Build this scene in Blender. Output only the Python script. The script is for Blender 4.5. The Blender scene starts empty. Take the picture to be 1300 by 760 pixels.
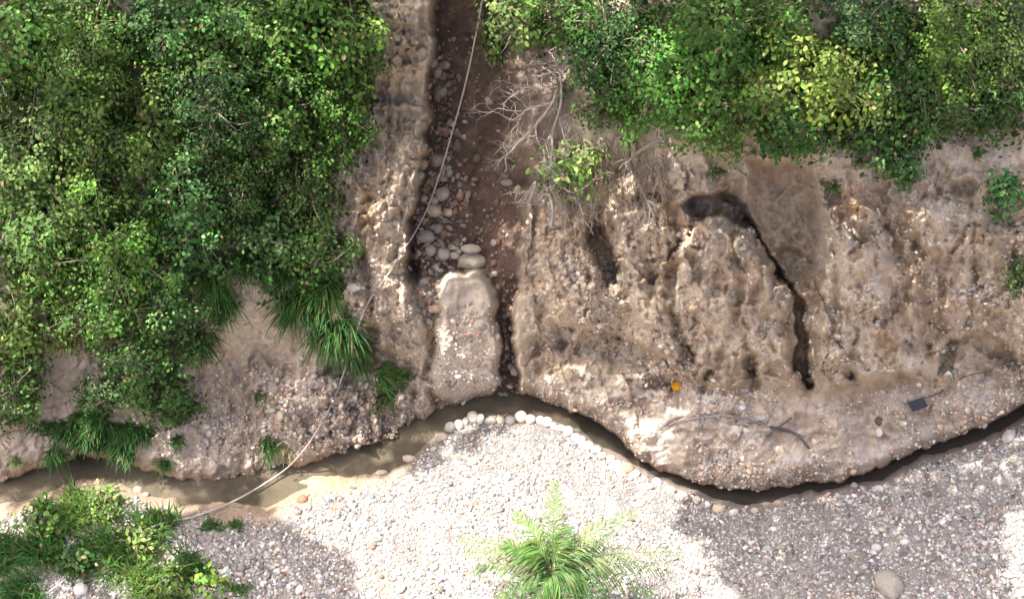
import bpy, math, random
import numpy as np
from mathutils import Vector
random.seed(7); RNG = np.random.default_rng(11)
R = math.radians
# ------------------------------------------------------------------ camera, sky, sun, exposure
FPX, DIST = 1714.0, 30.0
TH = R(50)
U = np.array([1.0, 0, 0]); V = np.array([0, math.sin(TH), math.cos(TH)]); D = np.array([0, -math.cos(TH), math.sin(TH)])
sc = bpy.context.scene
cam_d = bpy.data.cameras.new('camera'); cam = bpy.data.objects.new('camera', cam_d); sc.collection.objects.link(cam)
cam.location = D * DIST; cam.rotation_euler = (math.pi / 2 - TH, 0, 0)
cam_d.sensor_width = 36; cam_d.lens = FPX / 1300 * 36; cam_d.clip_end = 2000; cam_d.clip_start = .1
sc.camera = cam
S = np.array([-0.40, 0.10, 0.91]); S /= np.linalg.norm(S)
w = bpy.data.worlds.new('World'); sc.world = w; w.use_nodes = True
nt = w.node_tree; sky = nt.nodes.new('ShaderNodeTexSky'); sky.sky_type = 'NISHITA'; sky.sun_disc = False
sky.sun_elevation = math.asin(S[2]); sky.sun_rotation = math.atan2(S[0], S[1]); sky.dust_density = 6.0; sky.air_density = 0.7; sky.ozone_density = 0.3
nt.links.new(sky.outputs[0], nt.nodes['Background'].inputs[0]); nt.nodes['Background'].inputs[1].default_value = 0.15
sl = bpy.data.lights.new('sun', 'SUN'); sun = bpy.data.objects.new('sun', sl); sc.collection.objects.link(sun)
sl.energy = 3.0; sl.angle = R(0.5); sl.color = (1.0, 0.95, 0.88)
sun.rotation_euler = Vector(S).to_track_quat('Z', 'Y').to_euler(); sun.location = (0, 30, 60)
sc.view_settings.view_transform = 'Standard'; sc.view_settings.look = 'None'
sc.view_settings.exposure = 2.12; sc.view_settings.gamma = 1
sc.cycles.max_bounces = 6; sc.cycles.diffuse_bounces = 3; sc.cycles.use_denoising = True
sc.cycles.caustics_reflective = False; sc.cycles.caustics_refractive = False
ROOT = sc.collection
# ------------------------------------------------------------------ helpers
def sst(a, b, x):
    t = np.clip((x - a) / (b - a), 0, 1); return t * t * (3 - 2 * t)
def hash2(ix, iy, seed):
    h = (ix.astype(np.int64) * 374761393 + iy.astype(np.int64) * 668265263 + seed * 69069) & 0xffffffff
    h = ((h ^ (h >> 13)) * 1274126177) & 0xffffffff
    h = ((h ^ (h >> 16)) * 2246822519) & 0xffffffff
    return ((h ^ (h >> 15)) & 0xffffff) / float(0xffffff)
def vnoise(x, y, seed=0):
    ix, iy = np.floor(x), np.floor(y); fx, fy = x - ix, y - iy
    fx = fx * fx * fx * (fx * (fx * 6 - 15) + 10); fy = fy * fy * fy * (fy * (fy * 6 - 15) + 10)
    a = hash2(ix, iy, seed); b = hash2(ix + 1, iy, seed); c = hash2(ix, iy + 1, seed); d = hash2(ix + 1, iy + 1, seed)
    return (a + (b - a) * fx + (c - a) * fy + (a - b - c + d) * fx * fy) * 2 - 1
def fbm(x, y, sx, sy=None, octv=4, seed=0, gain=.5):
    sy = sy or sx; s = 0; amp = 1; tot = 0
    ca, sa = math.cos(.6), math.sin(.6); X, Y = x / sx, y / sy
    for o in range(octv):
        s = s + amp * vnoise(X + 13.7 * o, Y - 7.3 * o, seed + o); tot += amp; amp *= gain
        X, Y = (X * ca - Y * sa) * 2.03, (X * sa + Y * ca) * 2.03
    return s / tot
def cell(x, y, s, seed=0):            # distance to the nearest jittered point, in cells
    X, Y = x / s, y / s; ix, iy = np.floor(X), np.floor(Y); best = np.full(np.shape(X), 9.0); val = np.zeros(np.shape(X))
    for dx in (-1, 0, 1):
        for dy in (-1, 0, 1):
            cx, cy = ix + dx, iy + dy
            px = cx + hash2(cx, cy, seed); py = cy + hash2(cx, cy, seed + 5)
            d = np.hypot(X - px, Y - py); m = d < best
            val = np.where(m, hash2(cx, cy, seed + 9), val); best = np.where(m, d, best)
    return best, val
def facets(x, y, s, sy, seed, tilt=1.0):   # broken earth: each cell a tilted flat face
    X, Y = x / s, y / sy; ix, iy = np.floor(X), np.floor(Y); best = np.full(np.shape(X), 9.0); out = np.zeros(np.shape(X))
    for dx in (-1, 0, 1):
        for dy in (-1, 0, 1):
            cx, cy = ix + dx, iy + dy; ox = X - cx - hash2(cx, cy, seed); oy = Y - cy - hash2(cx, cy, seed + 5); d = ox * ox + oy * oy; m = d < best
            f = hash2(cx, cy, seed + 9) - .5 + tilt * (ox * (hash2(cx, cy, seed + 13) - .5) + oy * (hash2(cx, cy, seed + 17) - .75))
            out = np.where(m, f, out); best = np.where(m, d, best)
    return out
def sdpoly(x, y, poly):               # signed distance, negative inside
    P = np.array(poly, float); n = len(P); d = np.full(np.shape(x), 1e9); ins = np.zeros(np.shape(x), bool)
    for i in range(n):
        a, b = P[i], P[(i + 1) % n]; e = b - a
        t = np.clip(((x - a[0]) * e[0] + (y - a[1]) * e[1]) / (e @ e), 0, 1)
        d = np.minimum(d, np.hypot(x - a[0] - t * e[0], y - a[1] - t * e[1]))
        c = ((a[1] > y) != (b[1] > y)) & (x < (b[0] - a[0]) * (y - a[1]) / ((b[1] - a[1]) + 1e-12) + a[0])
        ins ^= c
    return np.where(ins, -d, d)
def sdline(x, y, pts):                # distance to polyline minus interpolated half width
    d = np.full(np.shape(x), 1e9)
    for (x0, y0, w0), (x1, y1, w1) in zip(pts[:-1], pts[1:]):
        ex, ey = x1 - x0, y1 - y0; t = np.clip(((x - x0) * ex + (y - y0) * ey) / (ex * ex + ey * ey), 0, 1)
        d = np.minimum(d, np.hypot(x - x0 - t * ex, y - y0 - t * ey) - (w0 + t * (w1 - w0)))
    return d
def P3(px, py, h):
    px, py, h = np.broadcast_arrays(np.asarray(px, float), np.asarray(py, float), np.asarray(h, float))
    a = (px - 650) * (DIST - h) / FPX; b = (380 - py) * (DIST - h) / FPX
    return a[..., None] * U + b[..., None] * V + h[..., None] * D
def hplane(py, z0):
    k = (380 - py) / FPX; c, s = V[2], D[2]
    return (z0 - 30 * k * c) / (s - k * c)

MATS = {}
def new_mat(name):
    m = bpy.data.materials.new(name); m.use_nodes = True; MATS[name] = m
    return m, m.node_tree, m.node_tree.nodes['Principled BSDF']
def N(t, kind, **kw):
    n = t.nodes.new(kind)
    for k, v in kw.items(): setattr(n, k, v)
    return n
def attr_mat(name, rough=.9, var=.25, scale=8, bump=.0, bscale=40, transl=0, spec=.3):
    m, t, b = new_mat(name)
    at = N(t, 'ShaderNodeAttribute', attribute_name='tint')
    tc = N(t, 'ShaderNodeTexCoord')
    nz = N(t, 'ShaderNodeTexNoise'); nz.inputs['Scale'].default_value = scale; nz.inputs['Detail'].default_value = 6; nz.inputs['Roughness'].default_value = .65
    t.links.new(tc.outputs['Object'], nz.inputs['Vector'])
    mr = N(t, 'ShaderNodeMapRange'); mr.inputs[1].default_value = .25; mr.inputs[2].default_value = .75
    mr.inputs[3].default_value = 1 - var; mr.inputs[4].default_value = 1 + var
    t.links.new(nz.outputs[0], mr.inputs[0])
    mx = N(t, 'ShaderNodeVectorMath', operation='SCALE')
    t.links.new(at.outputs['Color'], mx.inputs[0]); t.links.new(mr.outputs[0], mx.inputs['Scale'])
    t.links.new(mx.outputs[0], b.inputs['Base Color'])
    b.inputs['Roughness'].default_value = rough; b.inputs['Specular IOR Level'].default_value = spec
    if bump:
        n2 = N(t, 'ShaderNodeTexNoise'); n2.inputs['Scale'].default_value = bscale; n2.inputs['Detail'].default_value = 5
        t.links.new(tc.outputs['Object'], n2.inputs['Vector'])
        bp = N(t, 'ShaderNodeBump'); bp.inputs['Strength'].default_value = bump; bp.inputs['Distance'].default_value = .03
        t.links.new(n2.outputs[0], bp.inputs['Height']); t.links.new(bp.outputs[0], b.inputs['Normal'])
    if transl:
        tr = N(t, 'ShaderNodeBsdfTranslucent'); ms = N(t, 'ShaderNodeMixShader'); ms.inputs[0].default_value = transl
        t.links.new(mx.outputs[0], tr.inputs['Color']); out = t.nodes['Material Output']
        t.links.new(b.outputs[0], ms.inputs[1]); t.links.new(tr.outputs[0], ms.inputs[2]); t.links.new(ms.outputs[0], out.inputs['Surface'])
    return m
M_SOIL = attr_mat('soil', .95, .25, 11, .7, 22)
M_GRAV = attr_mat('gravel_ground', .95, .35, 22, .9, 45)
M_STONE = attr_mat('stone', .8, .22, 14, .5, 30)
M_LEAF = attr_mat('leaf', .55, .18, 3, 0, 40, .3, .35)
M_CROWN = attr_mat('crown_leaf', .6, .18, 3, 0, 40, .06, .2)
M_GRASS = attr_mat('grass_blade', .6, .18, 4, 0, 40, .3, .3)
M_BARK = attr_mat('bark', .9, .3, 20, .5, 50)
M_PLAST = attr_mat('plastic', .45, .12, 12, .1, 30, 0, .5)

def mesh_np(name, verts, faces, mat, parent=None, col=None, smooth=True, loc=None):
    """verts (n,3); faces a list of int arrays (m,3) / (m,4)"""
    verts = np.asarray(verts, float)
    if loc is not None: verts = verts - np.asarray(loc)
    me = bpy.data.meshes.new(name)
    faces = [np.asarray(f, np.int32) for f in faces if len(f)]
    li = np.concatenate([f.ravel() for f in faces]); tot = np.concatenate([np.full(len(f), f.shape[1], np.int32) for f in faces])
    me.vertices.add(len(verts)); me.vertices.foreach_set('co', verts.astype(np.float32).ravel())
    me.loops.add(len(li)); me.loops.foreach_set('vertex_index', li)
    me.polygons.add(len(tot)); st = np.concatenate([[0], np.cumsum(tot)[:-1]]).astype(np.int32)
    me.polygons.foreach_set('loop_start', st); me.polygons.foreach_set('loop_total', tot)
    if smooth: me.polygons.foreach_set('use_smooth', np.ones(len(tot), bool))
    me.update(calc_edges=True)
    if col is not None:
        col = np.asarray(col, float)
        if col.ndim == 1: col = np.tile(col, (len(verts), 1))
        a = me.color_attributes.new('tint', 'FLOAT_COLOR', 'POINT')
        c4 = np.ones((len(verts), 4), np.float32); c4[:, :3] = col; a.data.foreach_set('color', c4.ravel())
    me.materials.append(mat)
    o = bpy.data.objects.new(name, me); ROOT.objects.link(o)
    if parent: o.parent = parent
    elif loc is not None: o.location = loc
    return o
def tag(o, label=None, cat=None, group=None, kind=None):
    if label: o['label'] = label
    if cat: o['category'] = cat
    if group: o['group'] = group
    if kind: o['kind'] = kind
    return o
def empty(name, loc):
    o = bpy.data.objects.new(name, None); ROOT.objects.link(o); o.location = loc; o.empty_display_size = .2
    return o
class Tubes:
    def __init__(s): s.v = []; s.f = []; s.c = []; s.n = 0
    def add(s, pts, rad, seg=6, col=(.3, .25, .2)):
        pts = np.asarray(pts, float); n = len(pts); rad = np.broadcast_to(np.asarray(rad, float), (n,))
        t = np.gradient(pts, axis=0); t /= np.linalg.norm(t, axis=1)[:, None] + 1e-9
        ref = np.array([.31, .2, .93]) if abs(t[0] @ np.array([.31, .2, .93])) < .9 else np.array([1., 0, 0])
        x = np.cross(t, ref); x /= np.linalg.norm(x, axis=1)[:, None] + 1e-9; y = np.cross(t, x)
        an = np.arange(seg) * 2 * math.pi / seg
        v = pts[:, None] + rad[:, None, None] * (np.cos(an)[None, :, None] * x[:, None] + np.sin(an)[None, :, None] * y[:, None])
        s.v.append(v.reshape(-1, 3)); i = np.arange(n - 1)[:, None] * seg; j = np.arange(seg)[None, :]; j2 = (j + 1) % seg
        f = np.stack([i + j, i + j2, i + seg + j2, i + seg + j], -1).reshape(-1, 4) + s.n
        s.f.append(f)
        for k, base in ((0, 0), (n - 1, (n - 1) * seg)):   # caps as a small fan
            s.f.append(np.array([[s.n + base, s.n + base + q, s.n + base + q + 1, s.n + base + q + 1 if False else s.n + base + (q + 2) % seg] for q in range(1, seg - 2, 2)]).reshape(-1, 4))
        s.c.append(np.tile(np.asarray(col, float), (n * seg, 1))); s.n += n * seg
    def build(s, name, mat, parent=None, loc=None):
        return mesh_np(name, np.concatenate(s.v), s.f, mat, parent, np.concatenate(s.c), True, loc)
def spline(pts, n=8):
    P = np.asarray(pts, float); P = np.vstack([2 * P[0] - P[1], P, 2 * P[-1] - P[-2]]); out = []
    for i in range(1, len(P) - 2):
        t = np.linspace(0, 1, n, endpoint=False)[:, None]; a, b, c, d = P[i - 1:i + 3]
        out.append(.5 * (2 * b + (c - a) * t + (2 * a - 5 * b + 4 * c - d) * t ** 2 + (3 * b - a - 3 * c + d) * t ** 3))
    return np.vstack(out + [P[-2][None]])
def ico(sub):
    import bmesh
    bm = bmesh.new(); bmesh.ops.create_icosphere(bm, subdivisions=sub, radius=1)
    v = np.array([q.co[:] for q in bm.verts]); f = np.array([[q.index for q in p.verts] for p in bm.faces]); bm.free(); return v, f
ICO1, ICO2, ICO3 = ico(1), ico(2), ico(3)
def octa2():
    v = [(1, 0, 0), (-1, 0, 0), (0, 1, 0), (0, -1, 0), (0, 0, 1), (0, 0, -1)]
    f = [(0, 2, 4), (2, 1, 4), (1, 3, 4), (3, 0, 4), (2, 0, 5), (1, 2, 5), (3, 1, 5), (0, 3, 5)]
    v = [np.array(p, float) for p in v]; e = {}; out = []
    def mid(a, b):
        k = (min(a, b), max(a, b))
        if k not in e: m = v[a] + v[b]; v.append(m / np.linalg.norm(m)); e[k] = len(v) - 1
        return e[k]
    for a, b, c in f:
        ab, bc, ca = mid(a, b), mid(b, c), mid(c, a); out += [(a, ab, ca), (ab, b, bc), (ca, bc, c), (ab, bc, ca)]
    return np.array(v), np.array(out)
OCT = octa2()
# ------------------------------------------------------------------ terrain
fx = np.arange(-240, 1541, 1.7); fy = np.arange(-200, 921, 1.7)
def outer(start, n, step, g): return start + np.cumsum(step * g ** np.arange(n))
XS = np.concatenate([-240 + (240 + -240) + -(outer(0, 30, 6, 1.09))[::-1] - 0, fx, outer(fx[-1], 30, 6, 1.09)])
XS = np.concatenate([fx[0] - outer(0, 30, 6, 1.09)[::-1], fx, fx[-1] + outer(0, 30, 6, 1.09)])
YS = np.concatenate([fy[0] - outer(0, 24, 6, 1.08)[::-1], fy, fy[-1] + outer(0, 24, 6, 1.08)])
far_pts = np.array([(-900, 700), (-300, 640), (0, 615), (54, 592), (104, 579), (146, 586), (185, 598), (231, 610), (269, 613), (308, 610), (331, 602), (350, 596), (400, 590), (423, 580), (461, 567), (500, 558), (515, 550), (540, 536), (554, 520), (579, 516), (609, 510), (640, 505), (669, 500), (683, 508), (711, 518), (734, 525), (752, 534), (780, 550), (811, 584), (838, 599), (884, 613), (930, 622), (971, 623), (1023, 614), (1066, 612), (1115, 595), (1161, 574), (1208, 557), (1245, 543), (1300, 515), (1500, 440), (2100, 330)])
near_pts = np.array([(-900, 740), (-300, 670), (0, 640), (38, 636), (66, 625), (100, 622), (154, 622), (208, 632), (246, 640), (288, 640), (338, 646), (352, 640), (369, 629), (404, 616), (430, 607), (462, 604), (480, 603), (494, 600), (515, 589), (538, 566), (561, 552), (572, 542), (595, 531), (618, 528), (660, 528), (688, 533), (711, 540), (734, 550), (752, 564), (766, 575), (788, 584), (826, 607), (865, 622), (903, 638), (942, 645), (980, 645), (1005, 632), (1054, 628), (1085, 622), (1128, 612), (1146, 598), (1171, 586), (1208, 577), (1245, 565), (1269, 555), (1300, 535), (1500, 470), (2100, 370)])
yfar0 = lambda x: np.interp(x, far_pts[:, 0], far_pts[:, 1])
ynear0 = lambda x: np.interp(x, near_pts[:, 0], near_pts[:, 1]) - 5 * sst(690, 780, np.asarray(x, float))
ZW = -2.15
COLX = np.array([-900, 0, 200, 400, 500, 600, 680, 760, 900, 1050, 1200, 1300, 2100], float)
ROWS = ['-600', '0', '100', '200', '300', '400', '480', 'edge']
TAB = np.array([
 [5.5, 3.4, 3.1, 2.8, 2.5, 2.1, 1.6, 1.1], [5.4, 3.4, 3.1, 2.8, 2.4, 1.9, 1.3, .85], [5.4, 3.4, 3.1, 2.8, 2.4, 1.8, 1.1, .8], [5.0, 3.0, 2.7, 2.4, 2.0, 1.45, .95, .5],
 [4.4, 2.5, 2.2, 1.9, 1.5, 1.05, .6, .25], [4.2, 2.4, 2.1, 1.8, 1.4, .95, .45, -.1], [4.6, 2.8, 2.6, 2.2, 1.6, .95, .45, 0.0], [5.4, 3.6, 3.4, 3.1, 2.2, 1.25, .6, .35],
 [6.2, 4.4, 4.2, 4.0, 3.0, 1.75, 1.0, 1.0], [6.4, 4.6, 4.4, 4.2, 3.1, 1.95, 1.1, 1.0], [6.4, 4.6, 4.4, 4.0, 3.1, 2.0, 1.1, .65], [6.2, 4.4, 4.2, 3.8, 3.0, 1.9, 1.0, .25], [6.2, 4.4, 4.2, 3.8, 3.0, 1.9, .9, 0]])
GULLY = [(536, -400), (546, -30), (548, 60), (537, 120), (533, 180), (515, 285), (509, 330), (522, 380), (533, 440), (540, 500), (556, 530), (650, 535), (672, 512), (662, 470), (658, 400), (664, 330), (672, 270), (668, 200), (678, 130), (672, 60), (640, -30), (640, -400)]
BLOCK = [(564, 356), (574, 345), (592, 350), (612, 344), (626, 356), (634, 384), (631, 404), (640, 428), (637, 470), (640, 488), (624, 503), (604, 507), (590, 514), (565, 508), (552, 494), (546, 468), (551, 440), (547, 415), (557, 385)]
BASEX = [640, 700, 780, 870, 950, 1030, 1100, 1180, 1300, 1500]; BASEY = [470, 480, 482, 480, 486, 500, 492, 478, 462, 450]
def terrain(px, py):
    wx = px + 7 * fbm(px, py, 45, octv=3, seed=1) + 2.5 * fbm(px, py, 9, octv=2, seed=2)
    wy = py + 7 * fbm(px, py, 45, octv=3, seed=3) + 2.5 * fbm(px, py, 9, octv=2, seed=4)
    yf = yfar0(px) + 2.2 * vnoise(px / 11, px * 0 + 1, 5) + 1.2 * vnoise(px / 4, px * 0 + 3, 6)
    yn = ynear0(px) + 2.0 * vnoise(px / 13, px * 0 + 8, 7) + 1.0 * vnoise(px / 5, px * 0 + 3, 8)
    # bank and cliff, from the table
    cx = np.clip(np.interp(px, COLX, np.arange(len(COLX))), 0, len(COLX) - 1.0001); ci = cx.astype(int); cf = cx - ci; cf = cf * cf * (3 - 2 * cf)
    rows = [TAB[ci, k] * (1 - cf) + TAB[ci + 1, k] * cf for k in range(8)]
    ry = [np.full(np.shape(px), v) for v in (-600., 0., 100., 200., 300., 400., 480.)] + [np.maximum(yf, 492)]
    h = rows[0] + (ry[0] - py) / 100 * .3 * (py < -600)
    for k in range(7):
        t = np.clip((py - ry[k]) / (ry[k + 1] - ry[k]), 0, 1)
        h = np.where(py >= ry[k], rows[k] * (1 - t) + rows[k + 1] * t, h)
    right = sst(655, 690, px)
    face = right * sst(190, 240, py) * (1 - sst(470, 500, py))           # steep part of the right bank
    left = 1 - sst(520, 560, px)
    lface = left * sst(395, 420, px) + .5 * left * sst(250, 300, px) * sst(440, 470, py)
    # broad lumps, vertical flutes and crumbly relief
    lump = .95 * fbm(px, py, 125, octv=3, seed=20) + .24 * fbm(px, py, 42, octv=3, seed=24)
    fl = fbm(wx, py, 26, 110, octv=3, seed=30); flute = .62 * (1 - 2.4 * np.abs(fl)) - .2
    fl2 = fbm(wx, wy, 12, 40, octv=3, seed=34); flute2 = .26 * (1 - 2.4 * np.abs(fl2)) - .08
    rough = .11 * fbm(px, py, 18, octv=5, seed=40, gain=.62)
    crumb = .075 * (1 - 2 * np.abs(fbm(px, py, 11, octv=3, seed=45, gain=.6)))
    c1, v1 = cell(wx, wy, 19, 46); c2, v2 = cell(wx + 3 * fbm(px, py, 8, octv=2, seed=49), wy, 8, 47)
    clod = (.16 * (.6 - c1) + .10 * v1) * sst(-.1, .4, fbm(px, py, 60, octv=2, seed=48)) + .05 * (.6 - c2) + .03 * v2
    rough = rough * (1 - .5 * (1 - sst(-4, 4, sdpoly(wx, wy, BLOCK))))
    alm = 1 - sst(-8, 8, sdpoly(wx, wy, [(948, 200), (1025, 205), (1042, 250), (1040, 320), (1030, 352), (1000, 352), (972, 318), (950, 270)]))
    fw = (.22 + .45 * sst(760, 860, px)) * (1 - .8 * alm) * (.55 + .9 * fbm(px, py, 90, octv=2, seed=31))
    h = h + lump * (.5 + .5 * np.maximum(face, lface)) + (flute * face * fw * .45 + flute2 * face * fw * .5) + (flute * .3 + flute2 * .45) * lface + rough * (.6 + face * (1 - .5 * alm) + .7 * lface) + crumb * (face * 1.1 + lface * .8 + .25) + clod * (face * (1 - .7 * alm) * .8 + lface * .8 + .3)
    # apron terrace below the cliff foot
    by = np.interp(px, BASEX, BASEY) + 15 * fbm(px, py, 48, octv=3, seed=50)
    h = h + right * (.42 * np.clip(.55 + 1.2 * fbm(px, py, 70, octv=2, seed=52), 0, 1) * (1 - sst(-6, 9, wy - by)) * sst(700, 800, px)) * sst(by - 200, by - 60, py)
    # gully
    gwx = wx + 17 * (1 - .65 * sst(270, 330, py)) * fbm(px, py, 60, octv=3, seed=90) + 4 * fbm(px, py, 16, octv=2, seed=91); dg = sdpoly(gwx, wy, GULLY)
    lw = 1 - sst(590, 620, px)                                           # crisp wall on the left, gentle one on the right
    carve = (1 - sst(-16, 3, dg)) * lw + (1 - sst(-40, 14, dg)) * (1 - lw)
    low = sst(300, 380, py)
    carve = carve * (1 - low) + (1 - sst(-11, 3, dg)) * low
    grv = sst(335, 375, py) * (1 - sst(560, 600, px))
    depth = (1.25 - .35 * sst(350, 520, py)) * (1 - .6 * grv)
    h = h - carve * depth + carve * (.07 * fbm(px, py, 18, octv=4, seed=60))
    sub = sdline(wx, wy, [(592, -60, 16), (588, 60, 15), (572, 140, 14), (566, 260, 12), (540, 300, 10)])
    h = h - .14 * carve * (1 - sst(-10, 8, sub))
    h = h - .55 * right * (1 - sst(0, 60, dg)) * sst(-1, 0, dg) * sst(200, 300, py) - .2 * (1 - sst(0, 40, dg)) * lface
    # block standing in the gully mouth
    db = sdpoly(wx, wy, BLOCK); h = h + .92 * (1 - .45 * grv) * (1 - sst(-13, 6, db)) ** .8 + (1 - sst(-20, 0, db)) * (.12 * fbm(px, py, 22, octv=4, seed=66))
    blockm = 1 - sst(-2, 3, db); h = h + blockm * clod * .3
    # hollows, caves and the crack of the right cliff
    def pit(poly, dep, soft=5, edge=2):
        d = sdpoly(wx, wy, poly); return -dep * (1 - sst(-soft, edge, d))
    h = h + pit([(738, 268), (762, 268), (776, 308), (792, 338), (789, 362), (764, 368), (750, 335), (740, 300)], 1.5, 14)
    h = h + pit([(700, 236), (758, 232), (768, 262), (744, 278), (712, 262)], .35, 14, 6)
    h = h + pit([(862, 262), (880, 248), (925, 240), (950, 258), (962, 292), (940, 293), (915, 275), (880, 280)], 1.7, 8)
    h = h + pit([(900, 195), (942, 195), (950, 250), (925, 262), (900, 240)], .45, 14, 8)
    h = h + pit([(948, 200), (1025, 205), (1042, 250), (1040, 320), (1030, 372), (1000, 352), (972, 318), (950, 270)], .85, 16, 5)
    h = h + pit([(985, 318), (1008, 316), (1034, 335), (1032, 370), (1008, 374), (988, 350)], .45, 8, 3)
    dc = sdline(wx, wy, [(950, 278, 1), (962, 300, 3), (975, 318, 1), (990, 345, 5), (1008, 368, 3), (1015, 385, 6), (1012, 405, 5), (1022, 432, 7), (1016, 458, 11), (1026, 490, 5)])
    h = h - 1.3 * (1 - sst(-4, 2, dc)) - .35 * (1 - sst(-2, 16, dc))
    dd = sdline(wx, wy, [(1130, 372, 2), (1142, 405, 7), (1160, 430, 3)]); h = h - .22 * (1 - sst(-6, 6, dd))
    h = h + pit([(1196, 232), (1232, 226), (1246, 238), (1236, 250), (1205, 246)], .4, 8)
    h = h + pit([(1150, 296), (1160, 292), (1176, 318), (1168, 330), (1152, 318)], .3, 8)
    h = h + pit([(866, 286), (876, 284), (882, 300), (874, 308), (866, 300)], .3, 5)
    # swelling masses
    h = h + .6 * np.exp(-((px - 925) / 60) ** 2 - ((py - 380) / 80) ** 2) + .45 * np.exp(-((px - 735) / 60) ** 2 - ((py - 375) / 55) ** 2) + .55 * np.exp(-((px - 1100) / 55) ** 2 - ((py - 350) / 110) ** 2)
    ww = wx + 5 * fbm(px, py, 14, octv=2, seed=53); wv = wy + 5 * fbm(px, py, 14, octv=2, seed=54)
    brk = .36 * facets(ww, wv, 52, 60, 700) + .16 * facets(ww, wv, 21, 26, 710) + .10 * facets(ww, wv, 9, 10, 720)
    bw = np.clip(face * (1 - .75 * alm) * (.75 + .6 * fbm(px, py, 80, octv=2, seed=55)) + lface * .75 * (1 - np.clip(carve * 2, 0, 1)) + .22 + .25 * left, 0, 1.2)
    h = h + brk * bw * (1 - .6 * carve) * (1 + .1 * blockm)
    def mass(poly, up, soft=9):
        return up * (1 - sst(-soft, 2, sdpoly(ww, wv, poly)))
    h = h + mass([(868, 292), (888, 282), (908, 286), (922, 284), (936, 302), (946, 288), (956, 304), (974, 334), (998, 364), (1006, 388), (1000, 410), (1006, 436), (1006, 470), (996, 484), (984, 466), (966, 480), (952, 448), (934, 470), (918, 446), (900, 484), (882, 452), (864, 440), (852, 400), (858, 350)], .85, 11)
    h = h + mass([(1044, 262), (1082, 250), (1120, 262), (1132, 330), (1120, 360), (1126, 410), (1150, 440), (1176, 470), (1160, 490), (1130, 476), (1100, 490), (1060, 466), (1036, 480), (1036, 400), (1042, 330)], .6, 11)
    h = h + mass([(1150, 262), (1230, 258), (1290, 290), (1290, 400), (1235, 404), (1200, 420), (1180, 400), (1160, 340)], .4, 14)
    h = h + mass([(776, 268), (840, 250), (862, 300), (850, 350), (852, 420), (820, 414), (800, 400), (796, 350), (784, 310)], .5, 12)
    for (x0, y0, x1, y1, wd, dp) in ((905, 440, 893, 492, 9, .5), (948, 430, 958, 492, 9, .5), (868, 400, 862, 470, 8, .4), (1055, 300, 1062, 400, 7, .35), (1085, 420, 1078, 480, 9, .4), (1120, 260, 1150, 380, 7, .35), (1180, 280, 1192, 400, 6, .3), (930, 300, 938, 390, 5, .3), (830, 300, 822, 400, 6, .3), (1235, 280, 1228, 400, 7, .3), (455, 300, 470, 420, 7, .3), (495, 130, 488, 260, 7, .3), (1160, 395, 1182, 470, 7, .35)):
        h = h - dp * (1 - sst(-wd, 4, sdline(wx, wy, [(x0, y0, wd * .3), ((x0 + x1) / 2 + 4, (y0 + y1) / 2, wd), (x1, y1, wd * .6)])))
    apr = right * sst(0, 20, py - by); h = h + apr * (.20 * fbm(px, py, 46, octv=3, seed=730) + .09 * (1 - 2 * np.abs(fbm(px, py, 17, octv=3, seed=735))) + .12 * facets(wx, wy, 26, 20, 740))
    # undercut arcs with shallow hollows beneath
    for cxs, cys, dep, hgt in (([700, 735, 775, 812, 845, 872], [404, 412, 418, 425, 452, 482], .95, 66), ([1186, 1205, 1232, 1262, 1285, 1300], [462, 432, 418, 424, 440, 466], .8, 46)):
        yy = np.interp(px, cxs, cys) + 3 * fbm(px, py, 14, octv=2, seed=70); t = wy - yy
        win = sst(cxs[0] - 6, cxs[0] + 18, px) * (1 - sst(cxs[-1] - 18, cxs[-1] + 6, px))
        h = h - dep * win * sst(-1, 7, t) * (1 - sst(hgt * .4, hgt, t))
    # the waterline lip, scarp, bed
    g = (1 - sst(0, 26, yf - py)); h = h - .22 * g ** 2 * (1 - .5 * carve)
    hb = hplane(py, ZW - .22)
    scarp = sst(-3.5, 1.0, py - yf)
    hs = h * (1 - scarp) + hb * scarp
    # stream bed to gravel bar
    dz = np.clip(py - yn, 0, None)
    zg = ZW - .22 + .30 * sst(-14, 5, py - yn) + .50 * (1 - np.exp(-dz / 70))
    zg = zg + .05 * fbm(px, py, 60, octv=3, seed=80) * sst(0, 30, dz) + .018 * fbm(px, py, 8, octv=3, seed=83) * sst(0, 8, dz)
    sb = np.exp(-((px - 118) / 42) ** 2 - ((py - 612) / 9) ** 2); zg = zg + .30 * sb + .32 * np.exp(-((px - 385) / 34) ** 2 - ((py - 607) / 9) ** 2)
    ledge = sdpoly(wx, wy, [(255, 625), (310, 655), (350, 668), (395, 655), (430, 630), (420, 612), (390, 620), (345, 648), (300, 640)]); zg = zg + .06 * (1 - sst(-6, 6, ledge))
    hg = hplane(py, zg)
    near = sst(.42, .58, (py - yf) / np.maximum(yn - yf, 4))
    H = np.where(py < yf + 1, hs, hb * (1 - near) + hg * near)
    return H, dict(yf=yf, yn=yn, carve=carve, dg=dg, db=db, blockm=blockm, face=face, lface=lface, right=right, left=left, dc=dc, by=by, zg=zg, wx=wx, wy=wy)
GX, GY = np.meshgrid(XS, YS)
GH, Z = terrain(GX, GY)
def hat(px, py):
    px = np.asarray(px, float); py = np.asarray(py, float)
    i = np.clip(np.searchsorted(XS, px) - 1, 0, len(XS) - 2); j = np.clip(np.searchsorted(YS, py) - 1, 0, len(YS) - 2)
    u = np.clip((px - XS[i]) / (XS[i + 1] - XS[i]), 0, 1); v = np.clip((py - YS[j]) / (YS[j + 1] - YS[j]), 0, 1)
    return GH[j, i] * (1 - u) * (1 - v) + GH[j, i + 1] * u * (1 - v) + GH[j + 1, i] * (1 - u) * v + GH[j + 1, i + 1] * u * v
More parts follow.
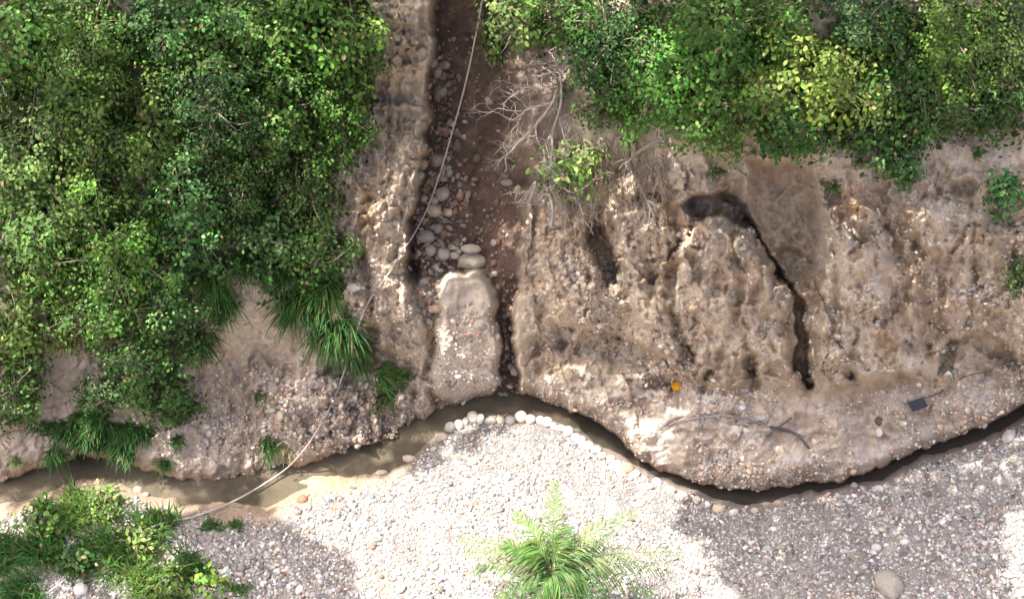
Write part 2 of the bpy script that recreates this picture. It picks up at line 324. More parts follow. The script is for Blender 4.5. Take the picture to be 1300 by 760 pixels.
def at(px, py, up=0): return P3(px, py, hat(px, py) + up)
def normal_at(px, py, e=3.0):
    a = at(px + e, py) - at(px - e, py); b = at(px, py - e) - at(px, py + e)
    n = np.cross(a, b); return n / (np.linalg.norm(n, axis=-1, keepdims=True) + 1e-9)
def mix(a, b, m): return a * (1 - m[..., None]) + np.asarray(b) * m[..., None]
def soil_colour(px, py, Z):
    c = np.ones(px.shape + (3,)) * np.array([.48, .395, .30])
    n1 = fbm(px, py, 70, octv=4, seed=100); n2 = fbm(px, py, 22, octv=4, seed=104); n3 = fbm(px, py, 7, octv=3, seed=108)
    c = mix(c, [.56, .47, .365], sst(.0, .5, n1)); c = mix(c, [.27, .20, .145], sst(.05, .5, -n2) * .45)
    c = mix(c, [.42, .29, .18], sst(.2, .5, fbm(px, py, 40, 30, octv=3, seed=112)) * .5 * Z['face'])
    c = mix(c, [.44, .30, .17], np.exp(-((px - 468) / 16) ** 2 - ((py - 268) / 30) ** 2) * .8)
    c = mix(c, [.36, .21, .11], np.exp(-((px - 1088) / 30) ** 2 - ((py - 262) / 16) ** 2) * .8)
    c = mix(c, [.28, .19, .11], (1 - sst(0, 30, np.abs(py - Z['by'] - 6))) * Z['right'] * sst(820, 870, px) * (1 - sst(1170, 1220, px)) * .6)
    apron = Z['right'] * sst(-4, 14, py - Z['by']); c = mix(c, [.42, .35, .285], apron * .8)
    c = mix(c, [.25, .19, .145], sst(.05, .4, fbm(px, py, 34, 22, octv=4, seed=120)) * apron * .7); c = mix(c, [.50, .46, .42], sst(.1, .45, fbm(px, py, 28, 20, octv=4, seed=125)) * apron * .5)
    lb = Z['left'] * sst(430, 480, py); c = mix(c, [.33, .27, .225], lb * .7)
    al = 1 - sst(-12, 6, sdpoly(px, py, [(948, 205), (1025, 205), (1042, 250), (1040, 310), (1000, 340), (972, 318), (950, 270)])); c = mix(c, [.42, .335, .245], al * .8)
    c = c * (1 + .22 * n3[..., None]) * (1 + .12 * n2[..., None])
    c = mix(c, [.17, .125, .10], sst(640, 665, px) * (1 - sst(700, 745, px + 14 * n2)) * sst(40, 90, py) * (1 - sst(235, 285, py)) * .85)  # scree flank beside the gully darkened, its shade painted into the soil colour
    c = mix(c, [.44, .39, .33], Z['blockm'] * .7)
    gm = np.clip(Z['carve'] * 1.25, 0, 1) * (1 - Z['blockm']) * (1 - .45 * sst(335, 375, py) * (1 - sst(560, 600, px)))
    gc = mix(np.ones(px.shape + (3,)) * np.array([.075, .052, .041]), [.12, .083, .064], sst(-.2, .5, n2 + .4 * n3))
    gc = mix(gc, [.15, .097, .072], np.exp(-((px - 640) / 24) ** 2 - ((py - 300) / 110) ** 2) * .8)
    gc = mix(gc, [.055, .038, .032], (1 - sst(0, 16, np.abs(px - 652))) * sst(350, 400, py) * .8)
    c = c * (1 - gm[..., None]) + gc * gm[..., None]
    under = sst(0, 10, 16 - np.abs(py - Z['yf'] + 2)) * .5                # brown band along the waterline, darker on the right
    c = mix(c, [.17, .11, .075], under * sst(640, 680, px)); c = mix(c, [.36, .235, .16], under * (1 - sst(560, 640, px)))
    bx = sst(0, 5, py - Z['yf'])
    bar = mix(np.ones(px.shape + (3,)) * np.array([.24, .22, .205]), [.17, .16, .15], sst(-.1, .5, n2))
    wet = 1 - sst(0, 22, py - Z['yn']); lefty = 1 - sst(470, 540, px)
    bar = mix(bar, [.19, .15, .12], wet * .75)
    bar = mix(bar, [.30, .225, .155], (1 - sst(6, 34, py - Z['yn'] + 22 * n2)) * lefty * .85 * (1 - .0 * wet))
    bar = mix(bar, [.40, .34, .19], np.exp(-((px - 385) / 40) ** 2 - ((py - 606) / 14) ** 2))
    bar = mix(bar, [.40, .27, .19], np.exp(-((px - 500) / 26) ** 2 - ((py - 745) / 22) ** 2) * .8)
    c = c * (1 - bx[..., None]) + bar * bx[..., None]
    return np.clip(c, .01, .9)
COL = soil_colour(GX, GY, Z)
PT = P3(GX, GY, GH)
ny, nx = GX.shape
idx = np.arange(ny * nx).reshape(ny, nx)
quads = np.stack([idx[1:, :-1], idx[1:, 1:], idx[:-1, 1:], idx[:-1, :-1]], -1)
cxm = (GX[:-1, :-1] + GX[1:, 1:]) / 2; cym = (GY[:-1, :-1] + GY[1:, 1:]) / 2
yfm = Z['yf'][:-1, :-1]; gul = (Z['dg'][:-1, :-1] < 0) & (Z['db'][:-1, :-1] > 0) & (cym < yfm)
blk = (Z['db'][:-1, :-1] <= 0) & (cym < yfm); bar_ = cym >= yfm
lft = (cxm < 600) & ~gul & ~blk & ~bar_; rgt = (cxm >= 600) & ~gul & ~blk & ~bar_
def patch(name, mask, mat):
    q = quads[mask]; used, inv = np.unique(q, return_inverse=True)
    o = mesh_np(name, PT.reshape(-1, 3)[used], [inv.reshape(-1, 4)], mat, None, COL.reshape(-1, 3)[used], True)
    return tag(o, kind='structure')
patch('gravel_bar', bar_, M_GRAV); patch('gully_bed', gul, M_SOIL); patch('conglomerate_block', blk, M_SOIL)
patch('earth_bank', lft, M_SOIL); patch('earth_cliff', rgt, M_SOIL)
ox = np.linspace(-70, 70, 90); oy = np.linspace(0, 1, 40); OX, OT = np.meshgrid(ox, oy)  # unseen slope opposite, added to block low frontal light
OY = -9.5 - 30 * OT + 1.2 * fbm(OX, OT * 40, 9, octv=3, seed=600); OZ = -2.6 + 27 * OT ** .95 * sst(-.02, .12, OT) + 1.5 * fbm(OX, OT * 40, 7, octv=4, seed=610) * sst(0, .2, OT)
k = np.arange(OX.size).reshape(OX.shape)
tag(mesh_np('opposite_hillside', np.stack([OX, OY, OZ], -1).reshape(-1, 3), [np.stack([k[:-1, :-1], k[1:, :-1], k[1:, 1:], k[:-1, 1:]], -1).reshape(-1, 4)], M_SOIL, None, [.16, .13, .10]), kind='structure')
# water
m, t, b = new_mat('muddy_water')
tc = N(t, 'ShaderNodeTexCoord'); nz = N(t, 'ShaderNodeTexNoise'); nz.inputs['Scale'].default_value = 1.6; nz.inputs['Detail'].default_value = 4
t.links.new(tc.outputs['Object'], nz.inputs['Vector']); cr = N(t, 'ShaderNodeValToRGB')
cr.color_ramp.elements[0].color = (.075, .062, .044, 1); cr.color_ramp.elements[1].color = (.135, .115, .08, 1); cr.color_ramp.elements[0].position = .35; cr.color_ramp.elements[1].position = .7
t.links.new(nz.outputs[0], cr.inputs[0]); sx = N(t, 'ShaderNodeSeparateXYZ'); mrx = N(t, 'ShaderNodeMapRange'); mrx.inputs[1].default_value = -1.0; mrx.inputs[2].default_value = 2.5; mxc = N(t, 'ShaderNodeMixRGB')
t.links.new(tc.outputs['Object'], sx.inputs[0]); t.links.new(sx.outputs[0], mrx.inputs[0]); t.links.new(mrx.outputs[0], mxc.inputs[0]); t.links.new(cr.outputs[0], mxc.inputs[1]); mxc.inputs[2].default_value = (.035, .03, .024, 1); t.links.new(mxc.outputs[0], b.inputs['Base Color']); b.inputs['Roughness'].default_value = .10; b.inputs['IOR'].default_value = 1.33  # darkens to the right: the right arm's shade put into the colour
n2 = N(t, 'ShaderNodeTexNoise'); n2.inputs['Scale'].default_value = 7; n2.inputs['Detail'].default_value = 4; bp = N(t, 'ShaderNodeBump'); bp.inputs['Strength'].default_value = .5; bp.inputs['Distance'].default_value = .04
t.links.new(tc.outputs['Object'], n2.inputs['Vector']); t.links.new(n2.outputs[0], bp.inputs['Height']); t.links.new(bp.outputs[0], b.inputs['Normal'])
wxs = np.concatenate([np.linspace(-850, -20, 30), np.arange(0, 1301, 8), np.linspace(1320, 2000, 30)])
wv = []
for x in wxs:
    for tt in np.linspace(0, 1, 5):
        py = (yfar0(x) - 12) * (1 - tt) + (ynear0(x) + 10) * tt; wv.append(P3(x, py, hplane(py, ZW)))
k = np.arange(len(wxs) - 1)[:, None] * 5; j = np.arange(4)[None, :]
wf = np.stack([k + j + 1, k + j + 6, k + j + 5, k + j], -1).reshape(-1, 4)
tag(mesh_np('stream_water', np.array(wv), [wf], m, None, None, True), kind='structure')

# ------------------------------------------------------------------ pebbles (uncountable)
def rand_frames(n, nrm=None, tilt=.5):
    q = RNG.normal(size=(n, 3)) * tilt
    z = q + (nrm if nrm is not None else np.array([0, 0, 1.0])); z /= np.linalg.norm(z, axis=1)[:, None]
    r = RNG.normal(size=(n, 3)); x = np.cross(r, z); x /= np.linalg.norm(x, axis=1)[:, None]; y = np.cross(z, x)
    return x, y, z
def pebbles(name, px, py, rad, col, sink=.3, base=OCT, flat=.55, label=None):
    n = len(px); nr = normal_at(px, py); p = at(px, py) + nr * (rad * flat * (1 - 2 * sink))[:, None]
    x, y, z = rand_frames(n, nr, .45); bv, bf = base
    s = np.stack([rad * RNG.uniform(.95, 1.45, n), rad * RNG.uniform(.65, 1.0, n), rad * RNG.uniform(flat * .8, flat * 1.3, n)], 1)
    lv = bv[None] * (1 + RNG.uniform(-.16, .16, (n, len(bv), 1)))
    lv = lv * s[:, None, :]
    v = p[:, None] + lv[:, :, 0:1] * x[:, None] + lv[:, :, 1:2] * y[:, None] + lv[:, :, 2:3] * z[:, None]
    f = bf[None] + (np.arange(n) * len(bv))[:, None, None]
    c = np.repeat(col, len(bv), 0)
    o = mesh_np(name, v.reshape(-1, 3), [f.reshape(-1, 3)], M_STONE, None, c, True)
    return tag(o, label, None, None, 'stuff')
PAL = np.array([[.52, .50, .47], [.40, .39, .38], [.29, .285, .28], [.60, .57, .53], [.44, .36, .29], [.36, .25, .19], [.22, .205, .195], [.52, .44, .36]])
def pal(n, wts, jit=.15):
    wts = np.array(wts, float); c = PAL[RNG.choice(len(PAL), n, p=wts / wts.sum())]
    return np.clip(c * (1 + RNG.normal(0, jit, (n, 1))) * (1 + RNG.normal(0, .03, (n, 3))), .03, .8)
n = 105000
px = RNG.uniform(-160, 1460, n); py = RNG.uniform(510, 860, n); yn = ynear0(px)
den = sst(2, 14, py - yn) * (1 - (1 - sst(6, 34, py - yn + 24 * fbm(px, py, 22, octv=2, seed=205))) * (1 - sst(440, 500, px)) * .9) * (.8 + .45 * fbm(px, py, 40, octv=2, seed=200))
den *= 1 - .6 * np.exp(-((px - 500) / 24) ** 2 - ((py - 745) / 20) ** 2)
k = RNG.uniform(0, 1, n) < den * 1.15; px, py = px[k], py[k]
rad = np.clip(RNG.lognormal(math.log(.024), .38, len(px)) * np.exp(.45 * fbm(px, py, 60, 35, octv=3, seed=206)), .014, .10)
pebbles('gravel', px, py, rad, pal(len(px), [4, 4, 4, 3, 2, 1.2, 4, 2], .24) * .84, .28, label='pale grey gravel covering the bar beside the stream')
# stones set in the cliff and banks
n = 80000
px = RNG.uniform(-60, 1360, n); py = RNG.uniform(150, 640, n)
_, z1 = terrain(px, py)
ok = py < z1['yf'] - 2
den = z1['face'] * np.clip(.22 + 1.0 * fbm(px, py, 48, octv=3, seed=210), 0, .9) * sst(250, 300, py)
den += z1['right'] * sst(0, 10, py - z1['by']) * np.clip(.30 + 1.0 * fbm(px, py, 50, octv=3, seed=215), 0, 1)
den += .8 * np.exp(-((px - 950) / 70) ** 2 - ((py - 600) / 14) ** 2)
den += z1['lface'] * np.clip(.15 + .7 * fbm(px, py, 60, octv=3, seed=220), 0, 1) * sst(430, 500, py)
den += np.exp(-((px - 330) / 100) ** 2 - ((py - 535) / 32) ** 2) * 1.3 + np.exp(-((px - 425) / 50) ** 2 - ((py - 520) / 26) ** 2) * .6
den *= 1.5; den += z1['blockm'] * .95 * sst(370, 430, py) + z1['lface'] * .15
den += np.exp(-((px - 730) / 70) ** 2 - ((py - 440) / 70) ** 2) * .35 * z1['right']
den += .35 * z1['lface'] * sst(300, 380, py)
den *= 1 - (1 - z1['blockm']) * np.clip(z1['carve'], 0, 1)
al = 1 - sst(-12, 6, sdpoly(px, py, [(948, 205), (1025, 205), (1042, 250), (1040, 310), (1000, 340), (972, 318), (950, 270)])); den *= 1 - .9 * al
k = ok & (RNG.uniform(0, 1, n) < den * .8); px, py = px[k], py[k]
rad = np.clip(RNG.lognormal(math.log(.023), .45, len(px)) * np.exp(.35 * fbm(px, py, 50, octv=2, seed=225)), .012, .11)
pebbles('embedded_pebbles', px, py, rad, pal(len(px), [4, 4, 3, 2.0, 3, 1.5, 1.0, 3]) * np.array([1.08, 1.0, .90]), .40, flat=.7, label='small pale pebbles set in the eroded earth of the banks')
# gully rubble
n = 9000
px = RNG.uniform(505, 690, n); py = RNG.uniform(-60, 530, n); _, z1 = terrain(px, py)
lean = np.exp(-((px - (552 - .0 * py)) / 26) ** 2) * sst(30, 120, py) + .22 * sst(180, 260, py) + .04 + .5 * sst(350, 380, py)
k = (z1['carve'] > .6) & (z1['db'] > 2) & (RNG.uniform(0, 1, n) < lean * .62); px, py = px[k], py[k]
rad = np.clip(RNG.lognormal(math.log(.036), .5, len(px)), .014, .13)
pebbles('gully_rubble', px, py, rad, pal(len(px), [1, 2, 3, .5, 2, 3, 4, 1]) * np.array([.66, .58, .51]), .35, flat=.7, label='brown rubble lying on the floor of the gully')
# ------------------------------------------------------------------ single stones
def stone(px, py, w, hgt, col, label, cat='stone', name='stone', ang=0, group=None, up=0, flat=.7, sink=.28, seed=None):
    """w, hgt: widths across and up the picture in px"""
    rs = np.random.default_rng(seed if seed is not None else int(px * 7 + py * 13))
    bv, bf = ICO3; d = rs.normal(size=(5, 3)); d /= np.linalg.norm(d, axis=1)[:, None]
    sc_ = (DIST - float(hat(px, py))) / FPX; a, b2 = w / 2 * sc_, hgt / 2 * sc_; c = min(a, b2) * flat
    r = np.ones(len(bv))
    for q in d: r = np.minimum(r, (.84 + .06 * rs.random()) / np.maximum(bv @ q, .01) * 1.0) if rs.random() < .75 else r
    r = .5 * r + .5 * np.minimum(r, 1); r *= 1 + .03 * np.sin(bv[:, 0] * 5 + rs.random() * 6) * np.cos(bv[:, 1] * 4 + rs.random() * 6)
    lv = bv * r[:, None] * 1.04 * np.array([a, b2, c])
    ca, sa = math.cos(ang), math.sin(ang); lv = np.stack([lv[:, 0] * ca - lv[:, 1] * sa, lv[:, 0] * sa + lv[:, 1] * ca, lv[:, 2]], 1)
    nr = normal_at(np.array([px]), np.array([py]), 6)[0]; nr = nr + D * .8; nr /= np.linalg.norm(nr)
    x = np.cross(V, nr); x /= np.linalg.norm(x); y = np.cross(nr, x)
    p = at(px, py) + nr * c * (1 - 2 * sink) + D * up
    v = lv[:, 0:1] * x + lv[:, 1:2] * y + lv[:, 2:3] * nr
    cc = np.asarray(col) * (1 + .10 * np.sin(bv[:, :1] * 3 + 1) * np.cos(bv[:, 1:2] * 4))
    o = mesh_np(name, v + p, [bf], M_STONE, None, cc, True, p)
    return tag(o, label, cat, group)
WH, GR, TN, DK, RD = (.56, .52, .46), (.38, .36, .33), (.42, .35, .28), (.22, .20, .18), (.30, .13, .08)
row = [(562, 556, 15, 12, 'broad brown', TN), (573, 544, 12, 15, 'grey tilted', GR), (583, 539, 11, 14, 'small grey', GR), (592, 536, 9, 15, 'narrow whitish', WH), (600, 531, 12, 15, 'whitest upright', WH), (611, 533, 10, 15, 'slim grey', GR), (623, 534, 12, 11, 'small round grey', GR),
       (636, 533, 11, 15, 'tan upright', TN), (648, 533, 11, 15, 'grey tan upright', GR), (661, 531, 14, 16, 'largest tan', TN), (674, 533, 12, 14, 'pointed cream', WH), (685, 535, 9, 12, 'small sunlit white', WH), (695, 537, 13, 13, 'broad sunlit white', WH), (704, 541, 8, 11, 'narrow sunlit cream', WH), (711, 544, 11, 10, 'low sunlit pink', TN),
       (721, 549, 12, 15, 'tall sunlit white', WH), (731, 555, 13, 13, 'round sunlit white', WH), (739, 558, 9, 11, 'small tan sunlit', TN), (745, 566, 15, 12, 'plump cream', WH), (755, 571, 12, 12, 'last rounded white', WH), (764, 578, 12, 10, 'low pinkish', TN)]
for i, (x, y, a, b2, wd, c) in enumerate(row):
    nb = 'first at the left end' if i == 0 else ('at the right end' if i == len(row) - 1 else f'{["","second","third","fourth","fifth","sixth","seventh","eighth","ninth","tenth","eleventh","twelfth","thirteenth","fourteenth","fifteenth","sixteenth","seventeenth","eighteenth","nineteenth","twentieth"][i]} from the left')
    stone(x + RNG.uniform(-.8, .8), y + 1 + RNG.uniform(-1, 1), a * RNG.uniform(1.0, 1.25), b2 * RNG.uniform(.85, 1.15), np.array(c) * RNG.uniform(.8, 1.1), ang=RNG.uniform(-.3, .3), label= f'{wd} stone {nb} of the curved row edging the stream', group='row of stones edging the stream', flat=.9, sink=.22)
singles = [
 (519, 583, 21, 11, TN, 'oval tan stone lying at the water edge left of the stone row', .05), (484, 600, 16, 8, TN, 'flat brown stone half in the water below the left bank', .1),
 (598, 331, 37, 22, (.40, .35, .27), 'largest tan boulder sitting on top of the conglomerate block', 0), (598, 316, 26, 12, (.38, .34, .27), 'flat oblong stone lying on the largest tan boulder', 0),
 (561, 246, 19, 18, (.33, .28, .23), 'round brown grey boulder beside the hose high in the gully', .3), (549, 254, 15, 12, (.34, .29, .24), 'small tan stone left of the round brown boulder', -.3),
 (550, 267, 22, 15, (.42, .35, .25), 'wedge shaped tan boulder under the round brown one', -.3), (570, 270, 13, 11, (.40, .34, .25), 'small rounded tan stone right of the wedge shaped boulder', 0),
 (539, 301, 25, 18, (.25, .24, .22), 'dark grey boulder against the left wall of the gully', 0), (556, 290, 12, 12, (.26, .24, .21), 'small grey stone above right of the dark grey boulder', .6),
 (562, 322, 18, 17, (.33, .31, .27), 'rounded grey stone left of the largest boulder', 0), (546, 318, 14, 14, (.30, .27, .24), 'angular grey stone below the dark grey boulder', .6), (577, 324, 13, 10, (.36, .33, .28), 'small pale stone wedged against the largest boulder', 0), (575, 314, 14, 7, (.33, .30, .26), 'thin stone on top of the pale wedged stone', 0), (560, 311, 12, 6, (.28, .25, .22), 'thin dark stone above the rounded grey stone', 0),
 (553, 204, 16, 16, (.26, .25, .23), 'round dark stone under the hose near the upper gully', 0), (536, 209, 13, 13, (.27, .21, .17), 'reddish stone beside the left wall of the gully', 0), (532, 223, 14, 12, (.24, .21, .18), 'dark stone just under the reddish stone', 0), (563, 214, 9, 13, (.26, .22, .19), 'narrow stone right of the round dark stone', .4), (563, 227, 10, 8, (.28, .24, .20), 'little brown stone above the round brown boulder', 0),
 (536, 68, 13, 13, (.34, .29, .24), 'tan cobble high on the ridge near the top', 0), (550, 80, 11, 12, (.30, .27, .24), 'grey cobble at the ridge edge below the tan one', 0), (567, 83, 10, 10, (.27, .24, .22), 'dark cobble in the gully left of the hose', 0),
 (555, 125, 9, 8, (.30, .26, .22), 'small cobble in the gully above the hose crossing', 0), (627, 308, 8, 9, (.40, .36, .31), 'small pale pebble alone right of the boulder pile', 0), (644, 232, 18, 9, (.26, .23, .20), 'flat stone at the foot of the dead white bush', 0),
 (511, 318, 9, 9, (.34, .29, .24), 'small stone where the hose leaves the gully', 0), (545, 410, 10, 9, (.36, .33, .28), 'pale stone in the groove left of the block', .5), (546, 422, 11, 12, (.36, .31, .25), 'round tan stone lower in the groove left of the block', 0), (538, 358, 13, 10, (.33, .30, .26), 'grey stone at the top of the groove', .5), (553, 340, 9, 14, (.40, .37, .33), 'pale upright stone left of the boulder pile', .5),
 (449, 365, 18, 12, (.50, .47, .42), 'white stone lying beside the grass on the left ridge', .2), (384, 634, 14, 12, RD, 'red brown stone on the sand at the sunlit water edge', .2), (103, 748, 19, 17, WH, 'cream boulder at the bottom left corner among grass', 0),
 (1128, 742, 32, 40, (.29, .26, .22), 'large tan boulder half buried at the bottom right', .6), (861, 466, 12, 10, WH, 'white stone just above the yellow jerrycan', 0), (1116, 548, 9, 13, WH, 'white upright cobble on the apron below the dark board', 0), (1116, 534, 10, 11, (.14, .09, .06), 'dark brown stone above the white cobble on the apron', 0),
 (748, 478, 9, 13, (.50, .46, .40), 'pale tilted stone on the apron left of the jerrycan', -.4), (942, 517, 10, 8, (.55, .54, .52), 'white angular stone near the fallen branches', .3), (966, 530, 14, 8, (.36, .34, .33), 'flat grey stone right of the white angular one', 0), (1064, 476, 13, 12, (.42, .36, .29), 'round tan cobble at the foot of the crack', 0), (1030, 482, 11, 8, (.42, .36, .28), 'small tan stone in the mouth of the crack', .3),
 (1084, 616, 9, 8, (.36, .33, .29), 'small round stone at the edge of the stream bend', 0), (1114, 620, 15, 9, (.44, .40, .36), 'pale flat stone on the gravel below the stream bend', 0), (1178, 627, 10, 8, (.16, .10, .07), 'dark brown stone on the grey gravel', 0), (1280, 555, 14, 22, (.46, .43, .39), 'pale oblong stone beside the water at the right edge', -.6), (1249, 539, 8, 9, (.40, .37, .32), 'small pale stone in the water edge at right', 0),
 (912, 646, 16, 12, (.52, .44, .30), 'yellowish stone where the gravel meets the water', 0), (1148, 688, 12, 9, WH, 'white stone on the grey gravel in the shade', .3), (1112, 695, 13, 10, (.44, .42, .40), 'pale grey stone left of the white gravel stone', 0), (795, 595, 19, 14, (.42, .27, .17), 'orange brown stone in the sunlit bank edge', .2), (783, 592, 14, 16, (.45, .38, .32), 'pinkish stone left of the orange brown stone', 0), (819, 618, 22, 10, (.46, .36, .27), 'flat tan stone at the end of the sunlit patch', 0), (850, 622, 16, 11, (.42, .32, .24), 'tan stone at the shade edge by the stream', 0),
 (603, 640, 9, 8, (.22, .15, .11), 'dark stone alone on the sunlit gravel', 0), (425, 648, 9, 7, RD, 'small red stone on the sunlit gravel', 0), (472, 694, 9, 8, (.28, .15, .10), 'small red brown stone lower on the sunlit gravel', 0), (1241, 158, 9, 9, WH, 'white stone under the top right leaves', 0), (1238, 165, 8, 10, (.42, .38, .33), 'pale stone touching the white one under leaves', 0),
 (175, 622, 12, 10, (.42, .34, .24), 'tan stone at the lower edge of the left stream', 0), (185, 628, 9, 7, (.36, .30, .22), 'small stone beside the tan stone by the left stream', 0), (265, 548, 8, 14, WH, 'white upright stone in the left bank', 0), (262, 541, 9, 7, WH, 'small white stone on top of the upright one', 0), (345, 520, 11, 9, (.46, .44, .30), 'lichen yellow stone in the left bank', 0), (357, 528, 10, 14, (.44, .42, .32), 'pale greenish stone right of the yellow one', 0)]
singles += [(775, 583, 12, 11, TN, 'tan cobble just past the right end of the stone row', .3), (806, 602, 13, 10, WH, 'cream cobble on the sunlit bank edge above the flat tan stone', .2), (834, 612, 11, 12, WH, 'pale cobble between the flat tan stone and the shade edge', .5), (866, 629, 15, 10, GR, 'grey cobble on the shaded bank edge by the stream', .1), (884, 634, 12, 9, TN, 'small brown cobble right of the grey one on the bank edge', 0), (897, 641, 11, 10, WH, 'whitish cobble left of the yellowish stone', .4), (932, 650, 13, 9, GR, 'grey cobble right of the yellowish stone', .2), (958, 648, 10, 8, TN, 'small tan cobble where the shaded gravel meets the bend', 0)]
for (x, y, a, b2, c, lab, an) in singles:
    stone(x, y, a, b2, c, lab, name='boulder' if a * b2 > 300 else 'stone', cat='boulder' if a * b2 > 300 else 'stone', ang=an, up=.18 if y == 316 else 0)
# ------------------------------------------------------------------ leaves
LV = np.array([(0, 0, 0), (.34, .30, .07), (.36, .66, .05), (0, 1.0, -.08), (-.36, .66, .05), (-.34, .30, .07), (0, .5, -.03)])
LF = np.array([(0, 1, 6), (1, 2, 6), (2, 3, 6), (3, 4, 6), (4, 5, 6), (5, 0, 6)])
def unit(v): return v / (np.linalg.norm(v, axis=-1, keepdims=True) + 1e-9)
def leaves_geo(p, nrm, tan, size, col, wid=1.0):
    y = unit(tan - nrm * np.sum(tan * nrm, -1, keepdims=True)); x = np.cross(y, nrm); n = len(p)
    L = LV * np.array([wid, 1, 1])
    L = L[None] * size[:, None, None]
    v = p[:, None] + L[..., 0:1] * x[:, None] + L[..., 1:2] * y[:, None] + L[..., 2:3] * nrm[:, None]
    f = LF[None] + (np.arange(n) * 7)[:, None, None]
    return v.reshape(-1, 3), f.reshape(-1, 3), np.repeat(col, 7, 0)
GREENS = {'dark': (.045, .115, .022), 'mid': (.075, .158, .028), 'light': (.12, .21, .05), 'blue': (.040, .108, .028), 'yell': (.125, .215, .045)}
def leaf_cols(n, base, jit=.22, dead=.02):
    b = np.array(GREENS[base] if isinstance(base, str) else base)
    c = b * (1 + RNG.normal(0, jit, (n, 1))) * np.exp(RNG.normal(0, .12, (n, 3)) * np.array([1.2, .5, .8]))
    k = RNG.random(n) < .10; c[k] = c[k] * .4 + np.array([.13, .21, .05]) * .6
    k = RNG.random(n) < dead; c[k] = np.array([.20, .15, .08])
    return np.clip(c, .01, .6)
def bush(px, py, rx, ry, base, label, name='shrub', cat='shrub', group=None, thick=.8, lift=.25, leaf=.088, dens=1.0, seed=0, dead=.03, wid=.85, trunk=True):
    leaf = leaf * RNG.uniform(.78, 1.25); base = np.array(GREENS[base] if isinstance(base, str) else base) * np.exp(RNG.normal(0, .13)) * np.exp(RNG.normal(0, .06, 3)); sc_ = (DIST - float(hat(px, py)) - 1) / FPX; A, B = rx * sc_ * .97, ry * sc_ * .97
    gx, gy = px, py; base_p = at(gx, gy)
    nsp = int(rx * ry / 24 * dens * (.115 / leaf) ** 1.0) ; k = 17
    d = unit(RNG.normal(size=(nsp * 3, 3))); d = d[d[:, 2] > -.35][:nsp]; nsp = len(d)
    lump = .84 + .95 * fbm(d[:, 0] * 3 + px, d[:, 1] * 3 + py, 1.0, octv=2, seed=300 + seed) + RNG.uniform(-.16, .10, nsp)
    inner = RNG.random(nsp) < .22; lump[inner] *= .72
    lx, ly, lz = d[:, 0] * lump * A, d[:, 1] * lump * B, d[:, 2] * lump * thick
    # follow the slope: each sprig sits over the bank below it
    qx = px + lx / sc_; qy = py - ly / sc_
    hb = hat(qx, qy) + lift + np.maximum(lz, -.1)
    c = P3(qx, qy, hb)
    outw = unit(d[:, 0:1] * U * .8 + d[:, 1:2] * V * .8 + d[:, 2:3] * D + np.array([0, 0, .35]))
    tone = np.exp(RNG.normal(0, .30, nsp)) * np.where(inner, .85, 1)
    cc = np.repeat(c, k, 0); oo = np.repeat(outw, k, 0); m_ = nsp * k
    off = RNG.normal(size=(m_, 3)) * leaf * 1.05; p = cc + off
    nrm = unit(oo + unit(off) * .45 + RNG.normal(size=(m_, 3)) * .42)
    tan = unit(off) + np.array([0, -.25, -.55]) + RNG.normal(size=(m_, 3)) * .5
    size = leaf * RNG.uniform(.65, 1.25, m_)
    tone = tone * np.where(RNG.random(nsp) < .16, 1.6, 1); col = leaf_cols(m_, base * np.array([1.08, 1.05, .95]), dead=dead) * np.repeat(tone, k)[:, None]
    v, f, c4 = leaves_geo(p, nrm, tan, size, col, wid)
    root = empty(name, base_p); tag(root, label, cat, group)
    fo = mesh_np('foliage', v - base_p, [f], M_LEAF, root, c4, False)
    tb = Tubes(); ctr = P3(px, py, hat(px, py) + lift + thick * .45)
    g0 = base_p - D * .15
    tb.add(spline([g0, (g0 + ctr) / 2 + RNG.normal(size=3) * .06, ctr]) - base_p, np.linspace(.05, .025, 17), 6, (.16, .12, .08))
    for q in RNG.choice(nsp, min(nsp, 44), replace=False):
        mid = (ctr + c[q]) / 2 + RNG.normal(size=3) * .08
        tb.add(spline([ctr * .6 + g0 * .4, mid, c[q]], 5) - base_p, np.linspace(.018, .006, 11), 4, (.26, .21, .16))
    tb.build('stem', M_BARK, root)
    return root
LG = 'creeper-covered shrubs on the left slope'; RG = 'shrubs along the top of the right cliff'
